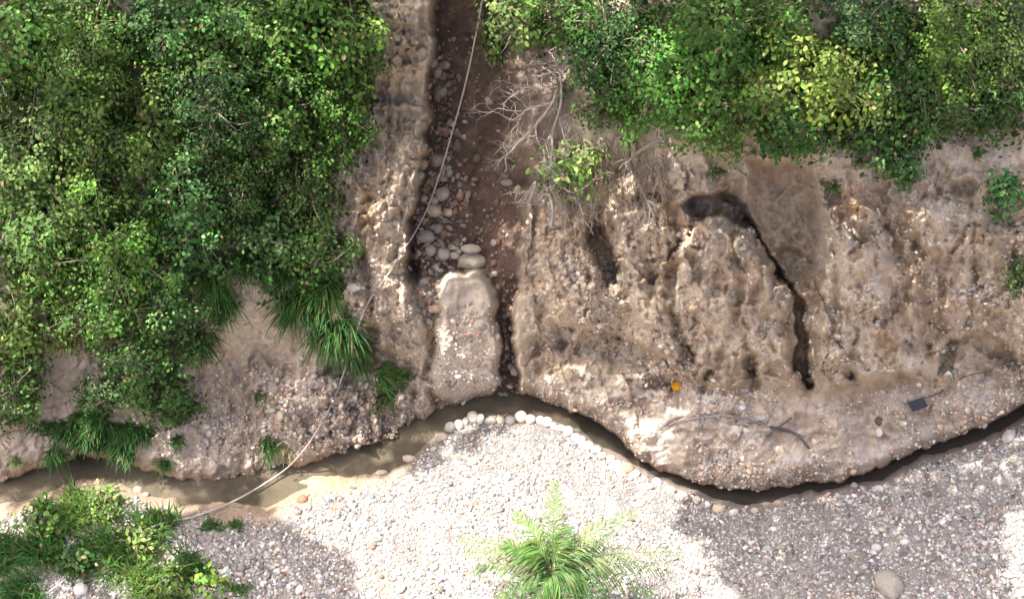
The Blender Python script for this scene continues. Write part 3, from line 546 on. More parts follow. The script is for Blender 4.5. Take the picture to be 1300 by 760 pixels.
left_b = [
 (30, 40, 85, 85, 'mid', 'mid green creeper-covered shrub in the top left corner'), (120, 60, 65, 80, 'mid', 'tall leafy creeper mound second from the top left corner'),
 (215, 30, 75, 70, 'blue', 'dark creeper-covered shrub behind the deep shadow gap near top left'), (300, 45, 70, 70, 'mid', 'green creeper mound with pale sunny tips near the top'),
 (385, 30, 65, 75, 'mid', 'leafy shrub at the top left of the bare ridge'), (445, 55, 40, 75, 'mid', 'narrow leafy shrub hanging over the bare left ridge at top'),
 (22, 200, 62, 90, 'light', 'bright sunlit shrub with yellow green leaves at the left edge'), (115, 185, 70, 105, 'mid', 'large rounded creeper mound in the upper left'),
 (195, 170, 45, 95, 'mid', 'tall narrow creeper column beside the large rounded mound'), (265, 140, 65, 85, 'blue', 'dark green creeper mound in the middle of the left slope'),
 (350, 130, 65, 80, 'mid', 'dense green shrub above the tall grass on the left slope'), (425, 150, 48, 80, 'mid', 'leafy shrub bordering the pale left ridge halfway up'),
 (55, 310, 75, 85, 'mid', 'wide creeper mound on the far left below the sunlit shrub'), (150, 330, 75, 95, 'mid', 'big creeper mound in the centre left'),
 (232, 280, 65, 85, 'blue', 'deep green creeper mound right of the big centre left one'), (310, 235, 50, 55, 'dark', 'dark small leaved shrub beside the hollow with grass stalks'),
 (395, 240, 42, 60, 'mid', 'leafy shrub above the broad grass clump'), (18, 420, 42, 62, 'yell', 'bright yellow green shrub catching sun at the left edge'),
 (120, 405, 52, 45, 'dark', 'dark shrub just above the dry pale tussock'), (205, 395, 55, 55, 'blue', 'low creeper mound over the bare left bank'),
 (22, 500, 38, 45, 'dark', 'dark green shrub at the left edge above the bare bank'), (345, 305, 42, 48, 'blue', 'small dark shrub over the long grass'), (400, 330, 45, 40, 'dark', 'low dark shrub directly above the broad grass clump'),
 (180, 460, 55, 34, 'dark', 'low shaded creeper patch hanging on the left bank'), (205, 505, 44, 30, 'dark', 'lowest creeper patch trailing down the pebbly left bank'), (130, 500, 34, 22, 'blue', 'small creeper patch between the dry tussock and the ferny clump')]
for i, (x, y, a, b2, c, lab) in enumerate(left_b):
    bush(x, y, a, b2, c, lab, group=LG, seed=i, thick=RNG.uniform(1.0, 2.0) if a > 50 else .9, dens=1.15)
right_b = [
 (655, 28, 45, 40, 'light', 'sunlit leafy shrub leaning over the dark gully at the top', 1), (715, 25, 50, 42, 'mid', 'green shrub right of the one leaning over the gully', 1),
 (780, 55, 62, 75, 'blue', 'dark green shrub above the dead white bush', 1), (850, 90, 58, 80, 'mid', 'thick green shrub overhanging the cave mouth', 1),
 (920, 40, 60, 65, 'mid', 'leafy shrub at the top centre right', 1), (905, 135, 55, 55, 'mid', 'round shrub hanging lowest over the cliff caves', 1),
 (1045, 100, 82, 78, 'yell', 'large pale yellow green shrub standing out in sunlight on the cliff top', 1), (985, 30, 50, 45, 'mid', 'shrub behind the upper left of the pale sunlit one', 1),
 (1000, 165, 48, 36, 'dark', 'dark leaves hanging beneath the pale sunlit shrub', 1), (1105, 30, 55, 45, 'blue', 'dark green shrub above the pale sunlit shrub', 1),
 (1150, 95, 50, 75, 'dark', 'shaded shrub right of the pale sunlit shrub', 1), (1210, 60, 58, 80, 'mid', 'leafy shrub near the top right', 1),
 (1275, 50, 42, 75, 'light', 'bright shrub in the top right corner', 1), (1200, 140, 55, 34, 'dark', 'low dark shrub over the bare slope at right', .8),
 (1145, 195, 30, 42, 'blue', 'small green bush hanging down the cliff face', 1), (1100, 165, 35, 34, 'dark', 'small dark bush left of the hanging one', .9),
 (765, 130, 45, 42, 'dark', 'sparse dim shrub over the dead roots', .45), (1280, 242, 24, 26, 'blue', 'small weed on the cliff at the right edge', .8), (1294, 350, 14, 26, 'dark', 'little green weed low on the cliff at the right edge', .8), (1270, 130, 40, 40, 'dark', 'shaded shrub on the slope at the right edge', .8)]
for i, (x, y, a, b2, c, lab) in enumerate([(135, 640, 30, 24, 'yell', 'bright leafy bush among the grass just below the left stream'), (180, 690, 26, 22, 'light', 'leafy bush in the middle of the bottom left grass'), (60, 662, 26, 20, 'mid', 'green leafy bush left of the bright one by the stream'), (215, 745, 24, 18, 'mid', 'low leafy bush at the bottom edge left of the broad leaved weed'), (95, 712, 24, 20, 'dark', 'dark leafy bush above the cream boulder')]):
    bush(x, y, a, b2, c, lab, group='leafy bushes on the near bank', seed=120 + i, thick=.5, lift=.2, leaf=.11, dens=1.2)
for i, (x, y, a, b2, c, lab, dn) in enumerate(right_b):
    bush(x, y, a, b2, c, lab, group=RG, seed=50 + i, thick=RNG.uniform(1.0, 1.9) if a > 45 else .6, dens=dn * 1.15, leaf=.092 if a > 20 else .075, dead=.03)
# low leafy ground cover under the shrubs
n = 20000
px = RNG.uniform(-230, 1530, n); py = RNG.uniform(-200, 480, n)
rim = np.interp(px, [-230, 40, 60, 230, 300, 330, 400, 440, 475, 480, 500, 501, 639, 640, 660, 760, 830, 960, 1100, 1180, 1250, 1530], [560, 520, 420, 430, 340, 380, 370, 240, 180, 60, -30, -200, -200, -30, 60, 100, 130, 190, 180, 190, 160, 170])
k = py < rim + 14 * fbm(px, py, 30, octv=2, seed=400); px, py = px[k], py[k]; n = len(px)
nr = normal_at(px, py); p = at(px, py) + nr * RNG.uniform(.02, .25, (n, 1))
v, f, c4 = leaves_geo(p, unit(nr + RNG.normal(size=(n, 3)) * .5), RNG.normal(size=(n, 3)) + np.array([0, -.2, -.4]), RNG.uniform(.08, .16, n), leaf_cols(n, 'dark', dead=.08))
tag(mesh_np('ground_cover', v, [f], M_LEAF, None, c4, False), 'low leafy creeper covering the slope under the shrubs', kind='stuff')
# ------------------------------------------------------------------ grass
def blades(p0, direc, length, width, droop, col, seg=5):
    """arching strips; arrays of n"""
    n = len(p0); t = np.linspace(0, 1, seg + 1); side = unit(np.cross(direc, np.array([0, 0, 1.0])) + RNG.normal(size=(n, 3)) * .3)
    g = np.array([0, -.25, -1.0]) * .8
    c = p0[:, None] + direc[:, None] * (length[:, None, None] * t[None, :, None]) + g * (droop * length)[:, None, None] * (t ** 2)[None, :, None]
    wd = width[:, None] * np.array([.55, 1, .95, .8, .5, .06])[:seg + 1][None]
    l, r = c - side[:, None] * wd[..., None] / 2, c + side[:, None] * wd[..., None] / 2
    v = np.stack([l, r], 2).reshape(n, -1, 3); q = np.array([(2 * i, 2 * i + 1, 2 * i + 3, 2 * i + 2) for i in range(seg)])
    f = q[None] + (np.arange(n) * (seg + 1) * 2)[:, None, None]
    return v.reshape(-1, 3), f.reshape(-1, 4), np.repeat(col, (seg + 1) * 2, 0)
def tussock(px, py, rx, ry, n, L, W, base, label, name='grass_clump', cat='grass clump', droop=.5, group=None, spread=1.0, dead=.06, jit=.25):
    a_ = RNG.uniform(0, 6.283, n); r_ = np.sqrt(RNG.random(n)) * (.6 + .25 * np.sin(a_ * 3 + px) + .15 * np.sin(a_ * 5 + py)); qx = px + np.cos(a_) * r_ * rx; qy = py + np.sin(a_) * r_ * ry
    b0 = at(px, py); p = at(qx, qy) - b0
    nr = normal_at(np.array([px]), np.array([py]), 8)[0]
    an = RNG.uniform(0, 2 * math.pi, n); rr = RNG.uniform(0, 1, n) ** .7 * spread
    d = unit(nr * .6 + np.array([0, 0, .5]) + rr[:, None] * (np.cos(an)[:, None] * U + np.sin(an)[:, None] * V))
    ln = L * RNG.uniform(.55, 1.15, n); c = leaf_cols(n, base, jit, dead)
    v, f, c4 = blades(p, d, ln, W * RNG.uniform(.7, 1.2, n), droop * RNG.uniform(.6, 1.3, n), c)
    o = mesh_np(name, v, [f], M_GRASS, None, c4, True); o.location = b0
    return tag(o, label, cat, group)
GG = 'grass clumps on the banks'
G1 = (.050, .135, .030); G2 = (.075, .175, .035); G3 = (.13, .23, .05); GD = (.25, .23, .12)
for a in [
 (385, 385, 40, 22, 420, .85, .035, G1, 'broad dark green strap leaved grass clump on the left ridge'), (425, 415, 34, 22, 420, .85, .035, G1, 'dark strap leaved grass clump crossed by the hose'),
 (360, 345, 28, 22, 240, .75, .028, G1, 'grass clump at the upper left of the strap leaved clumps'), (275, 350, 26, 34, 380, .9, .022, G2, 'long fine green grass hanging beside the bare strip'),
 (285, 390, 22, 30, 300, .8, .022, G1, 'lower tuft of long grass hanging beside the bare strip'), (100, 420, 24, 14, 200, .85, .024, GD, 'dry pale straw tussock on the left slope'),
 (485, 478, 24, 22, 260, .65, .026, G2, 'green tuft with straw ends above the stream on the ridge foot'), (488, 505, 16, 14, 120, .5, .024, (.12, .15, .05), 'small yellowish tuft hanging near the water'),
 (105, 545, 55, 36, 1300, .38, .03, G1, 'dark ferny clump on the left bank above the stream'), (160, 555, 42, 36, 1100, .38, .03, G1, 'dark clump right of the ferny one on the left bank'), (70, 575, 20, 16, 160, .36, .028, G1, 'low dark clump at the left water edge'),
 (235, 515, 24, 16, 200, .38, .026, G1, 'small green tuft on the pebbly left bank'), (210, 588, 16, 10, 110, .3, .022, G1, 'little tuft close to the water on the left'), (342, 565, 16, 18, 150, .42, .024, G1, 'tuft with dry stalks on the left bank near the hose end'), (365, 572, 9, 8, 50, .3, .02, GD, 'tiny dry tuft right of the one near the hose'),
(320, 330, 24, 24, 260, .8, .024, G1, 'grass draping from the hollow towards the bare strip'), (410, 360, 30, 20, 300, .8, .034, G2, 'uppermost strap leaved clump under the low dark shrub'), (448, 445, 18, 22, 200, .7, .03, G1, 'narrow clump trailing below the strap leaved grass'), (255, 430, 22, 24, 260, .7, .022, G1, 'fine grass hanging under the creeper mound over the bare bank'), (470, 440, 16, 20, 150, .55, .02, (.16, .14, .09), 'dry brown grass and roots above the lower ridge tuft'), (225, 560, 12, 12, 100, .35, .024, G1, 'small dark tuft in the pebbles right of the ferny clumps'), (330, 500, 14, 10, 70, .28, .02, G1, 'sparse weed among pebbles in the middle of the left bank'),
 (300, 270, 22, 26, 130, .8, .02, G2, 'long arching grass stalks hanging in the dark hollow'), (255, 225, 26, 34, 90, .8, .022, (.16, .22, .09), 'sparse pale arching stalks among the creepers'), (20, 585, 16, 10, 60, .22, .02, G2, 'small tuft on the bare left edge bank')]:
    tussock(*a, group=GG)
for a in [
 (108, 652, 50, 34, 640, .8, .034, G3, 'bright green grass clump below the left stream in sun', 'grass clump'), (62, 695, 46, 44, 560, .8, .034, G1, 'dark grass clump left of the bright one'), (148, 702, 50, 42, 620, .8, .034, G2, 'grass clump in the middle of the bottom left patch'),
 (198, 668, 40, 30, 420, .7, .030, G2, 'grass clump nearest the hose end'), (185, 738, 46, 34, 460, .8, .032, G3, 'light green long bladed clump at the bottom edge'), (8, 705, 40, 44, 420, .8, .03, G1, 'dark clump in the bottom left corner'), (30, 755, 44, 34, 360, .8, .03, G1, 'dark clump at the bottom edge far left'),
 (240, 722, 34, 32, 360, .6, .028, G1, 'dark clump on the gravel edge at the bottom'), (270, 668, 22, 12, 150, .3, .024, G1, 'low dark tuft right of the hose end'), (300, 668, 16, 10, 100, .26, .022, G1, 'small low tuft on the sand below the stream'), (305, 748, 26, 10, 130, .32, .024, G1, 'low tuft on the gravel at the bottom edge'), (55, 645, 20, 14, 140, .45, .028, G2, 'small clump at the left water side')]:
    tussock(*a[:9], group='grass clumps on the near bank')
bush(262, 742, 20, 16, 'yell', 'small broad leaved yellow green weed at the bottom edge', name='weed', cat='weed', thick=.25, lift=.1, leaf=.13, dens=.7, seed=90)
# sprawling fine weeds on the cliff
for x, y, s, lab in ((1060, 235, 12, 'tiny weed under the hanging dark leaves'), (1090, 205, 14, 'small weed beneath the small dark bush'), (905, 215, 14, 'mossy tuft above the cave mouth'), (1240, 195, 14, 'little weed on the bare slope at upper right')):
    tussock(x, y, s, s, 60, .25, .022, G1, lab, name='weed', cat='weed')
# broad leaved plant on the cliff lip
def broadleaf(px, py, rx, ry, n, label, col=(.26, .34, .13), size=.24):
    b0 = at(px, py); root = empty('leafy_plant', b0); tag(root, label, 'plant')
    qx, qy = px + RNG.uniform(-rx, rx, n), py + RNG.uniform(-ry, ry, n); p = P3(qx, qy, hat(px, py) + RNG.uniform(.35, .75, n))
    out = unit((p - b0) + D * .2); nrm = unit(D * .7 + np.array([0, 0, .5]) + RNG.normal(size=(n, 3)) * .4)
    v, f, c4 = leaves_geo(p - b0, nrm, out + np.array([0, 0, -.3]), size * RNG.uniform(.6, 1.2, n), leaf_cols(n, col, .25, .02), .55)
    mesh_np('foliage', v, [f], M_LEAF, root, c4, False)
    tb = Tubes()
    for q in range(0, n, 2): tb.add(spline([-D * .1, (p[q] - b0) * .5 + D * .1, p[q] - b0], 4), np.linspace(.014, .006, 9), 5, (.2, .2, .1))
    tb.build('stem', M_BARK, root)
bush(728, 210, 38, 24, (.13, .23, .05), 'small leafy plant with large pale sunlit leaves on the cliff lip beside the dead bush', name='leafy_plant', cat='plant', thick=.7, lift=.1, leaf=.125, wid=.6, dens=1.2, seed=97, dead=.05); broadleaf(797, 166, 14, 12, 12, 'single stem plant with yellow green leaves left of the bare branch', (.16, .24, .05), .2)
# ------------------------------------------------------------------ dead bush, roots, branches
def branchy(tb, p, d, ln, r, depth, col, grav=np.array([0, 0, -.15]), flat=True):
    n = 6; pts = [p]; dd = d.copy()
    for i in range(n):
        dd = unit(dd + RNG.normal(size=3) * .22 + grav * .3); pts.append(pts[-1] + dd * ln / n)
    pts = np.array(pts); tb.add(pts, np.linspace(r, r * .55, n + 1), 5, np.array(col) * RNG.uniform(.8, 1.15))
    if depth:
        for q in range(RNG.integers(2, 4) + (depth > 2)):
            i = RNG.integers(2, n + 1); nd = unit(dd + RNG.normal(size=3) * .75)
            branchy(tb, pts[i], nd, ln * RNG.uniform(.55, .8), r * .55, depth - 1, col, grav)
b0 = at(706, 100); root = empty('dead_bush', b0); tag(root, 'leafless dead bush of white twigs hanging down the right side of the gully', 'dead bush')
tb = Tubes(); tw = Tubes()
for (x0, y0, x1, y1, ln) in [(712, 95, 690, 60, .7), (708, 110, 650, 150, 1.0), (706, 120, 690, 220, 1.1), (700, 130, 640, 165, 1.0), (690, 110, 740, 140, .7), (700, 170, 665, 230, 1.0), (690, 190, 700, 280, 1.0), (710, 150, 735, 165, .7), (680, 230, 665, 260, .6), (700, 215, 690, 290, .9), (715, 90, 700, 50, .6), (675, 165, 640, 190, .8)]:
    a = P3(x0, y0, hat(x0, y0) + .35); b = P3(x1, y1, hat(x0, y0) + .30)
    for _ in range(2): branchy(tw, a - b0, unit(b - a + RNG.normal(size=3) * .3), ln * .9, .013, 3, (.44, .39, .35))
for (x0, y0, x1, y1) in [(712, 95, 700, 170), (700, 170, 690, 230), (708, 110, 675, 165), (690, 230, 700, 290)]:
    tb.add(spline([P3(x0, y0, hat(x0, y0) + .3) - b0, P3((x0 + x1) / 2 + 6, (y0 + y1) / 2, hat((x0 + x1) / 2, (y0 + y1) / 2) + .45) - b0, P3(x1, y1, hat(x1, y1) + .3) - b0]), np.linspace(.032, .022, 17), 6, (.40, .35, .31))
tb.build('stem', M_BARK, root); tw.build('twigs', M_BARK, root)
b0 = at(790, 215); root = empty('root_tangle', b0); tag(root, 'tangle of dry hanging roots and straw stalks on the cliff lip', 'roots'); tb = Tubes()
for i in range(170):
    x = RNG.uniform(700, 850); y = RNG.uniform(165, 240); h0 = float(hat(x, y))
    pts = [P3(x, y, h0 + .22)]; xx = x
    for k in range(4): xx += RNG.normal() * 5; y += RNG.uniform(8, 20); pts.append(P3(xx, y, max(float(hat(xx, y)), h0 - .5) + RNG.uniform(.06, .2)))
    tb.add(spline(np.array(pts) - b0, 3), np.linspace(.011, .005, 13), 4, np.array((.42, .34, .26)) * RNG.uniform(.5, 1.15))
tb.build('roots', M_BARK, root)
def branch(pts, r0, r1, label, name='fallen_branch', cat='branch', col=(.2, .17, .15), up=.06, twigs=0, loop=None):
    P = np.array([P3(x, y, float(hat(x, y)) + up) for x, y in pts]); b0 = P[0].copy(); sp = spline(P - b0, 8); tb = Tubes()
    tb.add(sp, np.linspace(r0, r1, len(sp)), 8, col)
    for k in range(twigs):
        i = RNG.integers(len(sp) // 3, len(sp)); branchy(tb, sp[i], unit(RNG.normal(size=3) * .5 + D * .3 + (sp[min(i + 1, len(sp) - 1)] - sp[i - 1])), .35, r1 * .8, 1, col)
    o = tb.build(name, M_BARK); o.location = b0; return tag(o, label, cat)
branch([(890, 160), (850, 172), (815, 190), (798, 205)], .05, .035, 'dry bare branch reaching left from under the cliff top shrubs', up=.45, twigs=4, col=(.28, .24, .20))
branch([(797, 170), (800, 205), (815, 240), (832, 280)], .045, .02, 'dark bare stem leaning down the lit roots', up=.42, twigs=3, col=(.17, .14, .11))
branch([(836, 545), (860, 530), (900, 526), (950, 532), (985, 545)], .028, .02, 'long thin dead branch arching across the apron, upper one', col=(.20, .18, .17), twigs=3, up=.08)
branch([(845, 540), (870, 533), (905, 528), (935, 531), (975, 557)], .022, .016, 'pale thin dead branch running just under the upper arching one', col=(.30, .27, .25), twigs=1, up=.12)
branch([(978, 542), (1005, 548), (1022, 562), (1042, 592)], .036, .022, 'dark curved branch running down to the right on the apron', col=(.11, .10, .10), twigs=2, up=.08)
branch([(972, 556), (985, 545), (1005, 530)], .03, .015, 'short dark stub crossing the dark curved branch', col=(.09, .08, .08), up=.1)
branch([(1170, 506), (1195, 497), (1225, 478), (1260, 470)], .018, .012, 'thin twig on the apron above the dark board', col=(.14, .11, .10), up=.05)
branch([(1265, 482), (1277, 478)], .022, .02, 'short pale stick on the apron near the right edge', col=(.42, .38, .34), up=.04)
branch([(345, 572), (360, 560), (372, 565)], .02, .01, 'bent dry twig in the tuft on the left bank', col=(.35, .30, .22), up=.15)
tw = Tubes(); b0 = at(1205, 468); rng_p = at(1205, 468) - b0
for i in range(12): branchy(tw, rng_p + D * .05, unit(RNG.normal(size=3) + D * .6), .25, .012, 1, (.08, .11, .11))
o = tw.build('twig_heap', M_BARK); o.location = b0; tag(o, 'small dark greenish heap of twigs in the hollow above the dark board', 'twigs')
# ------------------------------------------------------------------ hose
def hose(pts, r, label, col=(.40, .37, .34)):
    P = np.array([P3(x, y, float(hat(x, y)) + u) for x, y, u in pts]); b0 = P[-1].copy(); tb = Tubes(); sp = spline(P - b0, 10); tb.add(sp, r, 8, col)
    o = tb.build('hose', M_PLAST); o.location = b0; return tag(o, label, 'hose')
hose([(616, -60, .9), (612, 0, .8), (602, 55, .7), (590, 110, .6), (575, 165, .5), (557, 225, .35), (540, 270, .3), (522, 303, .35), (511, 318, .3), (495, 345, .12), (470, 380, .12), (458, 405, .3), (447, 440, .25), (432, 485, .15), (415, 525, .12), (403, 545, .15), (388, 568, .25), (365, 593, .4), (335, 614, .4), (300, 634, .3), (270, 647, .12), (240, 657, .1), (205, 664, .25), (160, 684, .25), (120, 708, .2), (60, 752, .15)], .018,
     'long thin grey hose running down the gully and across the stream')
# ------------------------------------------------------------------ jerrycan and board
import bmesh
def bm_obj(name, bm, mat, parent, col):
    me = bpy.data.meshes.new(name); bm.to_mesh(me); bm.free(); me.materials.append(mat)
    a = me.color_attributes.new('tint', 'FLOAT_COLOR', 'POINT')
    for q in a.data: q.color = (*col, 1)
    for q in me.polygons: q.use_smooth = False
    o = bpy.data.objects.new(name, me); ROOT.objects.link(o); o.parent = parent; return o
def bm_box(bm, c, s, bev=0.0):
    r = bmesh.ops.create_cube(bm, size=1); vs = r['verts']
    for q in vs: q.co = Vector((q.co.x * s[0] + c[0], q.co.y * s[1] + c[1], q.co.z * s[2] + c[2]))
    if bev:
        es = list({e for q in vs for e in q.link_edges}); bmesh.ops.bevel(bm, geom=es, offset=bev, segments=3, affect='EDGES')
def bm_cyl(bm, c, r, h, seg=16):
    q = bmesh.ops.create_cone(bm, cap_ends=True, segments=seg, radius1=r, radius2=r * .94, depth=h)
    for v_ in q['verts']: v_.co += Vector(c)
from mathutils import Matrix
def frame_rot(o, x, z):
    z = unit(np.asarray(z)); x = unit(x - z * (x @ z)); y = np.cross(z, x)
    o.rotation_euler = Matrix([[x[i], y[i], z[i]] for i in range(3)]).to_euler()
jp = at(860, 489, .16); jc = empty('jerrycan', jp); tag(jc, 'small yellow plastic jerrycan lying on the apron below the cliff', 'jerrycan')
nr = normal_at(np.array([860.]), np.array([489.]), 8)[0]; frame_rot(jc, U * .9 + V * .42, nr + D * .6)
YC = (.72, .36, .02)
bm = bmesh.new(); bm_box(bm, (0, 0, .02), (.25, .20, .13), .028); bm_box(bm, (0, .0, .085), (.17, .12, .012), .005); bm_obj('body', bm, M_PLAST, jc, YC)
bm = bmesh.new(); bm_box(bm, (.155, 0, .05), (.018, .11, .022), .007); bm_box(bm, (.138, .05, .05), (.04, .02, .022), .005); bm_box(bm, (.138, -.05, .05), (.04, .02, .022), .005); bm_obj('handle', bm, M_PLAST, jc, (.60, .28, .02))
bm = bmesh.new(); bm_cyl(bm, (0, 0, 0), .026, .045); cp = bm_obj('cap', bm, M_PLAST, jc, (.50, .20, .02)); cp.location = (.145, .085, .03); cp.rotation_euler = (0, math.pi / 2, 0)
bp_ = at(1165, 513, .13); bd = empty('board', bp_); tag(bd, 'flat dark blue grey rectangular board lying on the apron', 'board')
frame_rot(bd, U * .94 + V * .30, normal_at(np.array([1165.]), np.array([513.]), 8)[0] + D * .8)
bm = bmesh.new(); bm_box(bm, (0, 0, 0), (.36, .23, .018), .004)
for q in bm.verts: q.co.x += q.co.y * -.28
bm_obj('panel', bm, M_PLAST, bd, (.018, .028, .036))
bm = bmesh.new()
for s in (-1, 1): bm_box(bm, (s * .172, 0, .012), (.012, .23, .014), .003)
for s in (-1, 1): bm_box(bm, (0, s * .108, .012), (.33, .012, .014), .003)
for q in bm.verts: q.co.x += q.co.y * -.28
bm_obj('rim', bm, M_PLAST, bd, (.03, .042, .05))
# ------------------------------------------------------------------ palm seen from above
pb = at(704, 745); palm = empty('palm', pb); tag(palm, 'young palm with feathery arching fronds standing on the sunlit gravel', 'palm')
crown_h = 1.9; top = np.array([0, 0, crown_h]); tb = Tubes()
pc = P3(700, 728, float(hat(704, 745)) + 1.5) - pb; foot = at(702, 775) - pb
tb.add(spline([foot - np.array([0, 0, .15]), (foot + pc) * .5 + np.array([.03, 0, 0]), pc]), np.linspace(.13, .09, 17), 10, (.22, .17, .12)); tb.build('trunk', M_BARK, palm)
def frond(tx, ty, hh, rise, col, n=50, leafl=.44):
    end = P3(tx, ty, hh) - pb; mid = (pc + end) / 2 + np.array([0, 0, rise]); ctr = spline([pc, (pc + mid) / 2 + np.array([0, 0, rise * .45]), mid, end], 14)
    tb = Tubes(); tb.add(ctr, np.linspace(.016, .004, len(ctr)), 5, (.16, .22, .07)); rach = tb
    t = np.linspace(.10, .99, n); idx_ = t * (len(ctr) - 1); i0 = np.minimum(idx_.astype(int), len(ctr) - 2); fr = (idx_ - i0)[:, None]
    p = ctr[i0] * (1 - fr) + ctr[i0 + 1] * fr; tg = unit(ctr[i0 + 1] - ctr[i0]); sd = unit(np.cross(tg, np.array([0, 0, 1.0])))
    V_, F_, C_ = [rach.v[0]], list(rach.f), [rach.c[0]]; nn = len(rach.v[0])
    for s in (-1, 1):
        d = unit(sd * s * .85 + tg * .75 + np.array([0, 0, .22]) + RNG.normal(size=(n, 3)) * .13)
        ln = leafl * (np.sin(np.pi * (t * .82 + .14)) ** .6) * RNG.uniform(.85, 1.1, n)
        v, f, c = blades(p, d, ln, np.full(n, .021), np.full(n, .6) * RNG.uniform(.6, 1.3, n), leaf_cols(n, np.array(GREENS[col] if isinstance(col, str) else col) * .85 + np.array([.015, .03, .008]), .22, .05))
        V_.append(v); F_.append(f + nn); C_.append(c); nn += len(v)
    mesh_np('frond', np.concatenate(V_), F_, M_GRASS, palm, np.concatenate(C_), True)
hp = float(hat(704, 745))
for (tx, ty, dh, rise, c) in [(704, 612, 1.5, .35, 'light'), (655, 650, 1.3, .35, 'yell'), (582, 682, .9, .35, (.22, .26, .12)), (600, 722, .8, .3, G2), (625, 765, .9, .3, G2), (668, 800, 1.2, .3, G2), (740, 815, 1.2, .3, G2), (800, 790, .9, .3, G1), (848, 722, .8, .35, G2), (808, 648, 1.1, .4, (.20, .26, .10)), (765, 690, 1.3, .35, G1), (830, 752, .8, .3, G2), (590, 700, .9, .35, (.20, .24, .11)), (862, 700, .9, .35, (.20, .25, .12)), (722, 668, 1.7, .25, 'mid'), (672, 690, 1.7, .25, 'mid'), (640, 690, 1.5, .25, 'mid'), (748, 740, 1.5, .2, G1)]:
    frond(tx, ty, hp + dh, rise, c)
# ------------------------------------------------------------------ unseen trees added above the frame, crowns shaped to shade the ravine
SUNNY = [
 [(343, 602), (372, 592), (415, 590), (440, 606), (500, 600), (560, 590), (600, 570), (640, 556), (655, 545), (672, 524), (720, 532), (760, 556), (790, 575), (850, 610), (880, 628), (850, 640), (830, 650), (870, 680), (905, 710), (935, 760), (990, 830), (480, 830), (452, 735), (432, 700), (380, 672), (348, 655)],
 [(-60, 160), (20, 150), (52, 185), (60, 240), (45, 300), (-60, 310)], [(-60, 360), (30, 365), (55, 390), (22, 430), (12, 500), (-60, 510)],
 [(975, 90), (1010, 35), (1060, 22), (1100, 70), (1132, 125), (1065, 155), (1010, 182), (968, 150)], [(605, 60), (625, 8), (660, -20), (840, -20), (825, 22), (700, 30), (680, 62), (640, 75)],
 [(1268, -30), (1340, -30), (1340, 110), (1290, 95)], [(1272, 650), (1400, 640), (1400, 830), (1290, 800)], [(88, 640), (110, 618), (165, 632), (165, 662), (120, 668)], [(165, 660), (215, 655), (225, 690), (195, 705)], [(150, 715), (200, 712), (205, 750), (150, 765)],
 [(788, 536), (826, 532), (848, 572), (838, 586), (808, 570)], [(755, 228), (800, 232), (835, 290), (820, 300), (790, 262), (765, 262)], [(690, 190), (770, 180), (768, 228), (695, 240)], [(782, 368), (800, 388), (775, 385)], [(765, 225), (775, 225), (780, 300), (770, 300)],
 [(300, 15), (392, 8), (388, 45), (330, 60)], [(150, 20), (180, 35), (170, 70), (148, 55)], [(172, 95), (212, 100), (200, 175), (180, 160)], [(455, 255), (485, 255), (480, 290), (460, 285)], [(870, 340), (905, 330), (900, 345)], [(245, 738), (280, 725), (285, 755), (250, 760)]]
gx, gy = np.meshgrid(np.arange(-330, 1640, 8.5), np.arange(-330, 900, 8.5)); gx = gx.ravel() + RNG.uniform(-5, 5, gx.size); gy = gy.ravel() + RNG.uniform(-5, 5, gy.size)
extra = np.where((gx < 470) & (gy < 470) | (gy < 190) & (gx > 610), 1.7, 0.0) * np.where((gx > 590) & (gx < 750), .5, 1) * np.where((gy > 75) & (gx > 590) & (gx < 740), .2, 1) + np.where(gy > 640, .4, 0) * (gx < 250)
tgt = P3(gx, gy, hat(gx, gy) + extra + np.where((gx > 570) & (gx < 850) & (gy > 620), .5, 0))
sd = np.full(gx.shape, 1e9)
for pl in SUNNY: sd = np.minimum(sd, sdpoly(gx, gy, pl))
sd0 = sd; sd = sd + 5 * fbm(gx, gy, 30, octv=2, seed=500)
veg = ((gx < 470) & (gy < 470)) | ((gy < np.interp(gx, [610, 740, 760], [60, 75, 190])) & (gx > 610)); dap = fbm(gx, gy, 30, octv=4, seed=520); thr = np.where(gx < 600, np.interp(gx, [0, 200, 470], [-.07, .0, .10]), .10); keep = (sd > np.where(veg, 14, 3)) & (RNG.random(len(gx)) < np.where(veg, .90, 1.0)) & ~(veg & (dap > thr)) & ~((gx < 235) & (gy > 618) & (dap > .12))
zc = 16.2 + RNG.uniform(-1.2, 1.2, len(gx)) + .8 * vnoise(gx / 120, gy / 120, 510)
c = tgt + S * ((zc - tgt[:, 2]) / S[2])[:, None]
call = c; lit = ((gx < 235) & (gy > 618) & (dap > .12)) | (sd <= np.where(veg, 12, 3)) | (veg & (dap > thr)); zz = 16.2
def plane(q): return np.stack([q[:, 0] - S[0] / S[2] * (q[:, 2] - zz), q[:, 1] - S[1] / S[2] * (q[:, 2] - zz)], 1)
PL = plane(c); G_ = .16; lit_cells = set()
for a_, b_ in np.round(PL[lit & (gx > -60) & (gx < 1360) & (gy > -60) & (gy < 800)] / G_).astype(int): lit_cells.add((a_, b_))
near_lit = np.array([(a_, b_) in lit_cells for a_, b_ in np.round(PL / G_).astype(int)])
keep &= ~near_lit
c = c[keep]; clf = ((gx > 670) & (gx < 1360) & (gy > 190) & (gy < 620))[keep]; kk = np.where(clf, 4, 9)  # crowns thinned over the cliff so some sun grazes it
cc = np.repeat(c, kk, 0) + RNG.uniform(-.5, .5, size=(kk.sum(), 3)) * .17 + S * RNG.normal(size=(kk.sum(), 1)) * .4
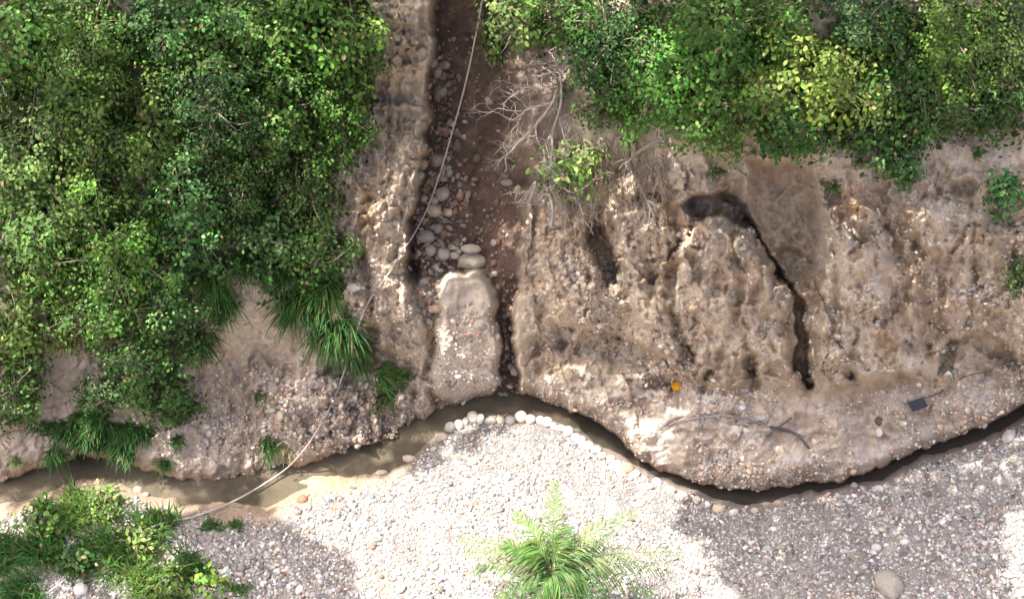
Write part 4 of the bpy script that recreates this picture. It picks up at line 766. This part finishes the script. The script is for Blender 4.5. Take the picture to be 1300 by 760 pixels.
trunks = [(-17, 9), (-4, 15), (8, 15), (19, 9)]
lab = ['tall spreading tree upslope at the left whose crown shades the left bank', 'tall spreading tree behind the left slope shading the gully', 'tall spreading tree behind the right cliff shading the cliff face', 'tall spreading tree upslope at the right shading the right gravel']
grp = np.digitize(cc[:, 0], [-9.5, -1.5, 7])
def ground_z(x, y):
    d = np.hypot(PT[..., 0] - x, PT[..., 1] - y); i = np.unravel_index(np.argmin(d), d.shape); return PT[i]
for g in range(4):
    q = cc[grp == g]; n = len(q); x0, y0 = trunks[g]; bz = ground_z(x0, y0); b0 = np.array([x0, y0, bz[2] - .3])
    root = empty('shade_tree', b0); tag(root, lab[g], 'tree')
    nrm = unit(S + RNG.normal(size=(n, 3)) * .4)
    v, f, c4 = leaves_geo(q - b0, nrm, RNG.normal(size=(n, 3)), RNG.uniform(.12, .18, n), leaf_cols(n, 'mid'), 1.1)
    mesh_np('crown', v, [f], M_CROWN, root, c4, False)
    fork = np.array([x0 * .93, y0 - .8, 12.8]) - b0; tb = Tubes(); tb.add(spline([[0, 0, 0], fork * .5 + np.array([.3, .2, 0]), fork]), np.linspace(.42, .28, 17), 10, (.2, .16, .12)); tb.build('trunk', M_BARK, root)
    tb = Tubes()
    made = 0
    for s in RNG.choice(n, 600, replace=False):
        e = q[s] - b0; mid = fork * .5 + e * .5; mid[2] = max(mid[2], e[2] * .55 + fork[2] * .45 + .5)
        sp = spline([fork, mid, e], 6); w_ = sp + b0
        dd = np.hypot((w_[:, None, 0] - S[0] / S[2] * (w_[:, None, 2] - 16.2)) - (call[None, :, 0] - S[0] / S[2] * (call[None, :, 2] - 16.2)), (w_[:, None, 1] - S[1] / S[2] * (w_[:, None, 2] - 16.2)) - (call[None, :, 1] - S[1] / S[2] * (call[None, :, 2] - 16.2)))
        if (sd[np.argmin(dd, 1)] < 8).any(): continue
        tb.add(sp, np.linspace(.13, .02, 13), 6, (.2, .16, .12)); made += 1
        if made >= 30: break
    tb.build('limbs', M_BARK, root)
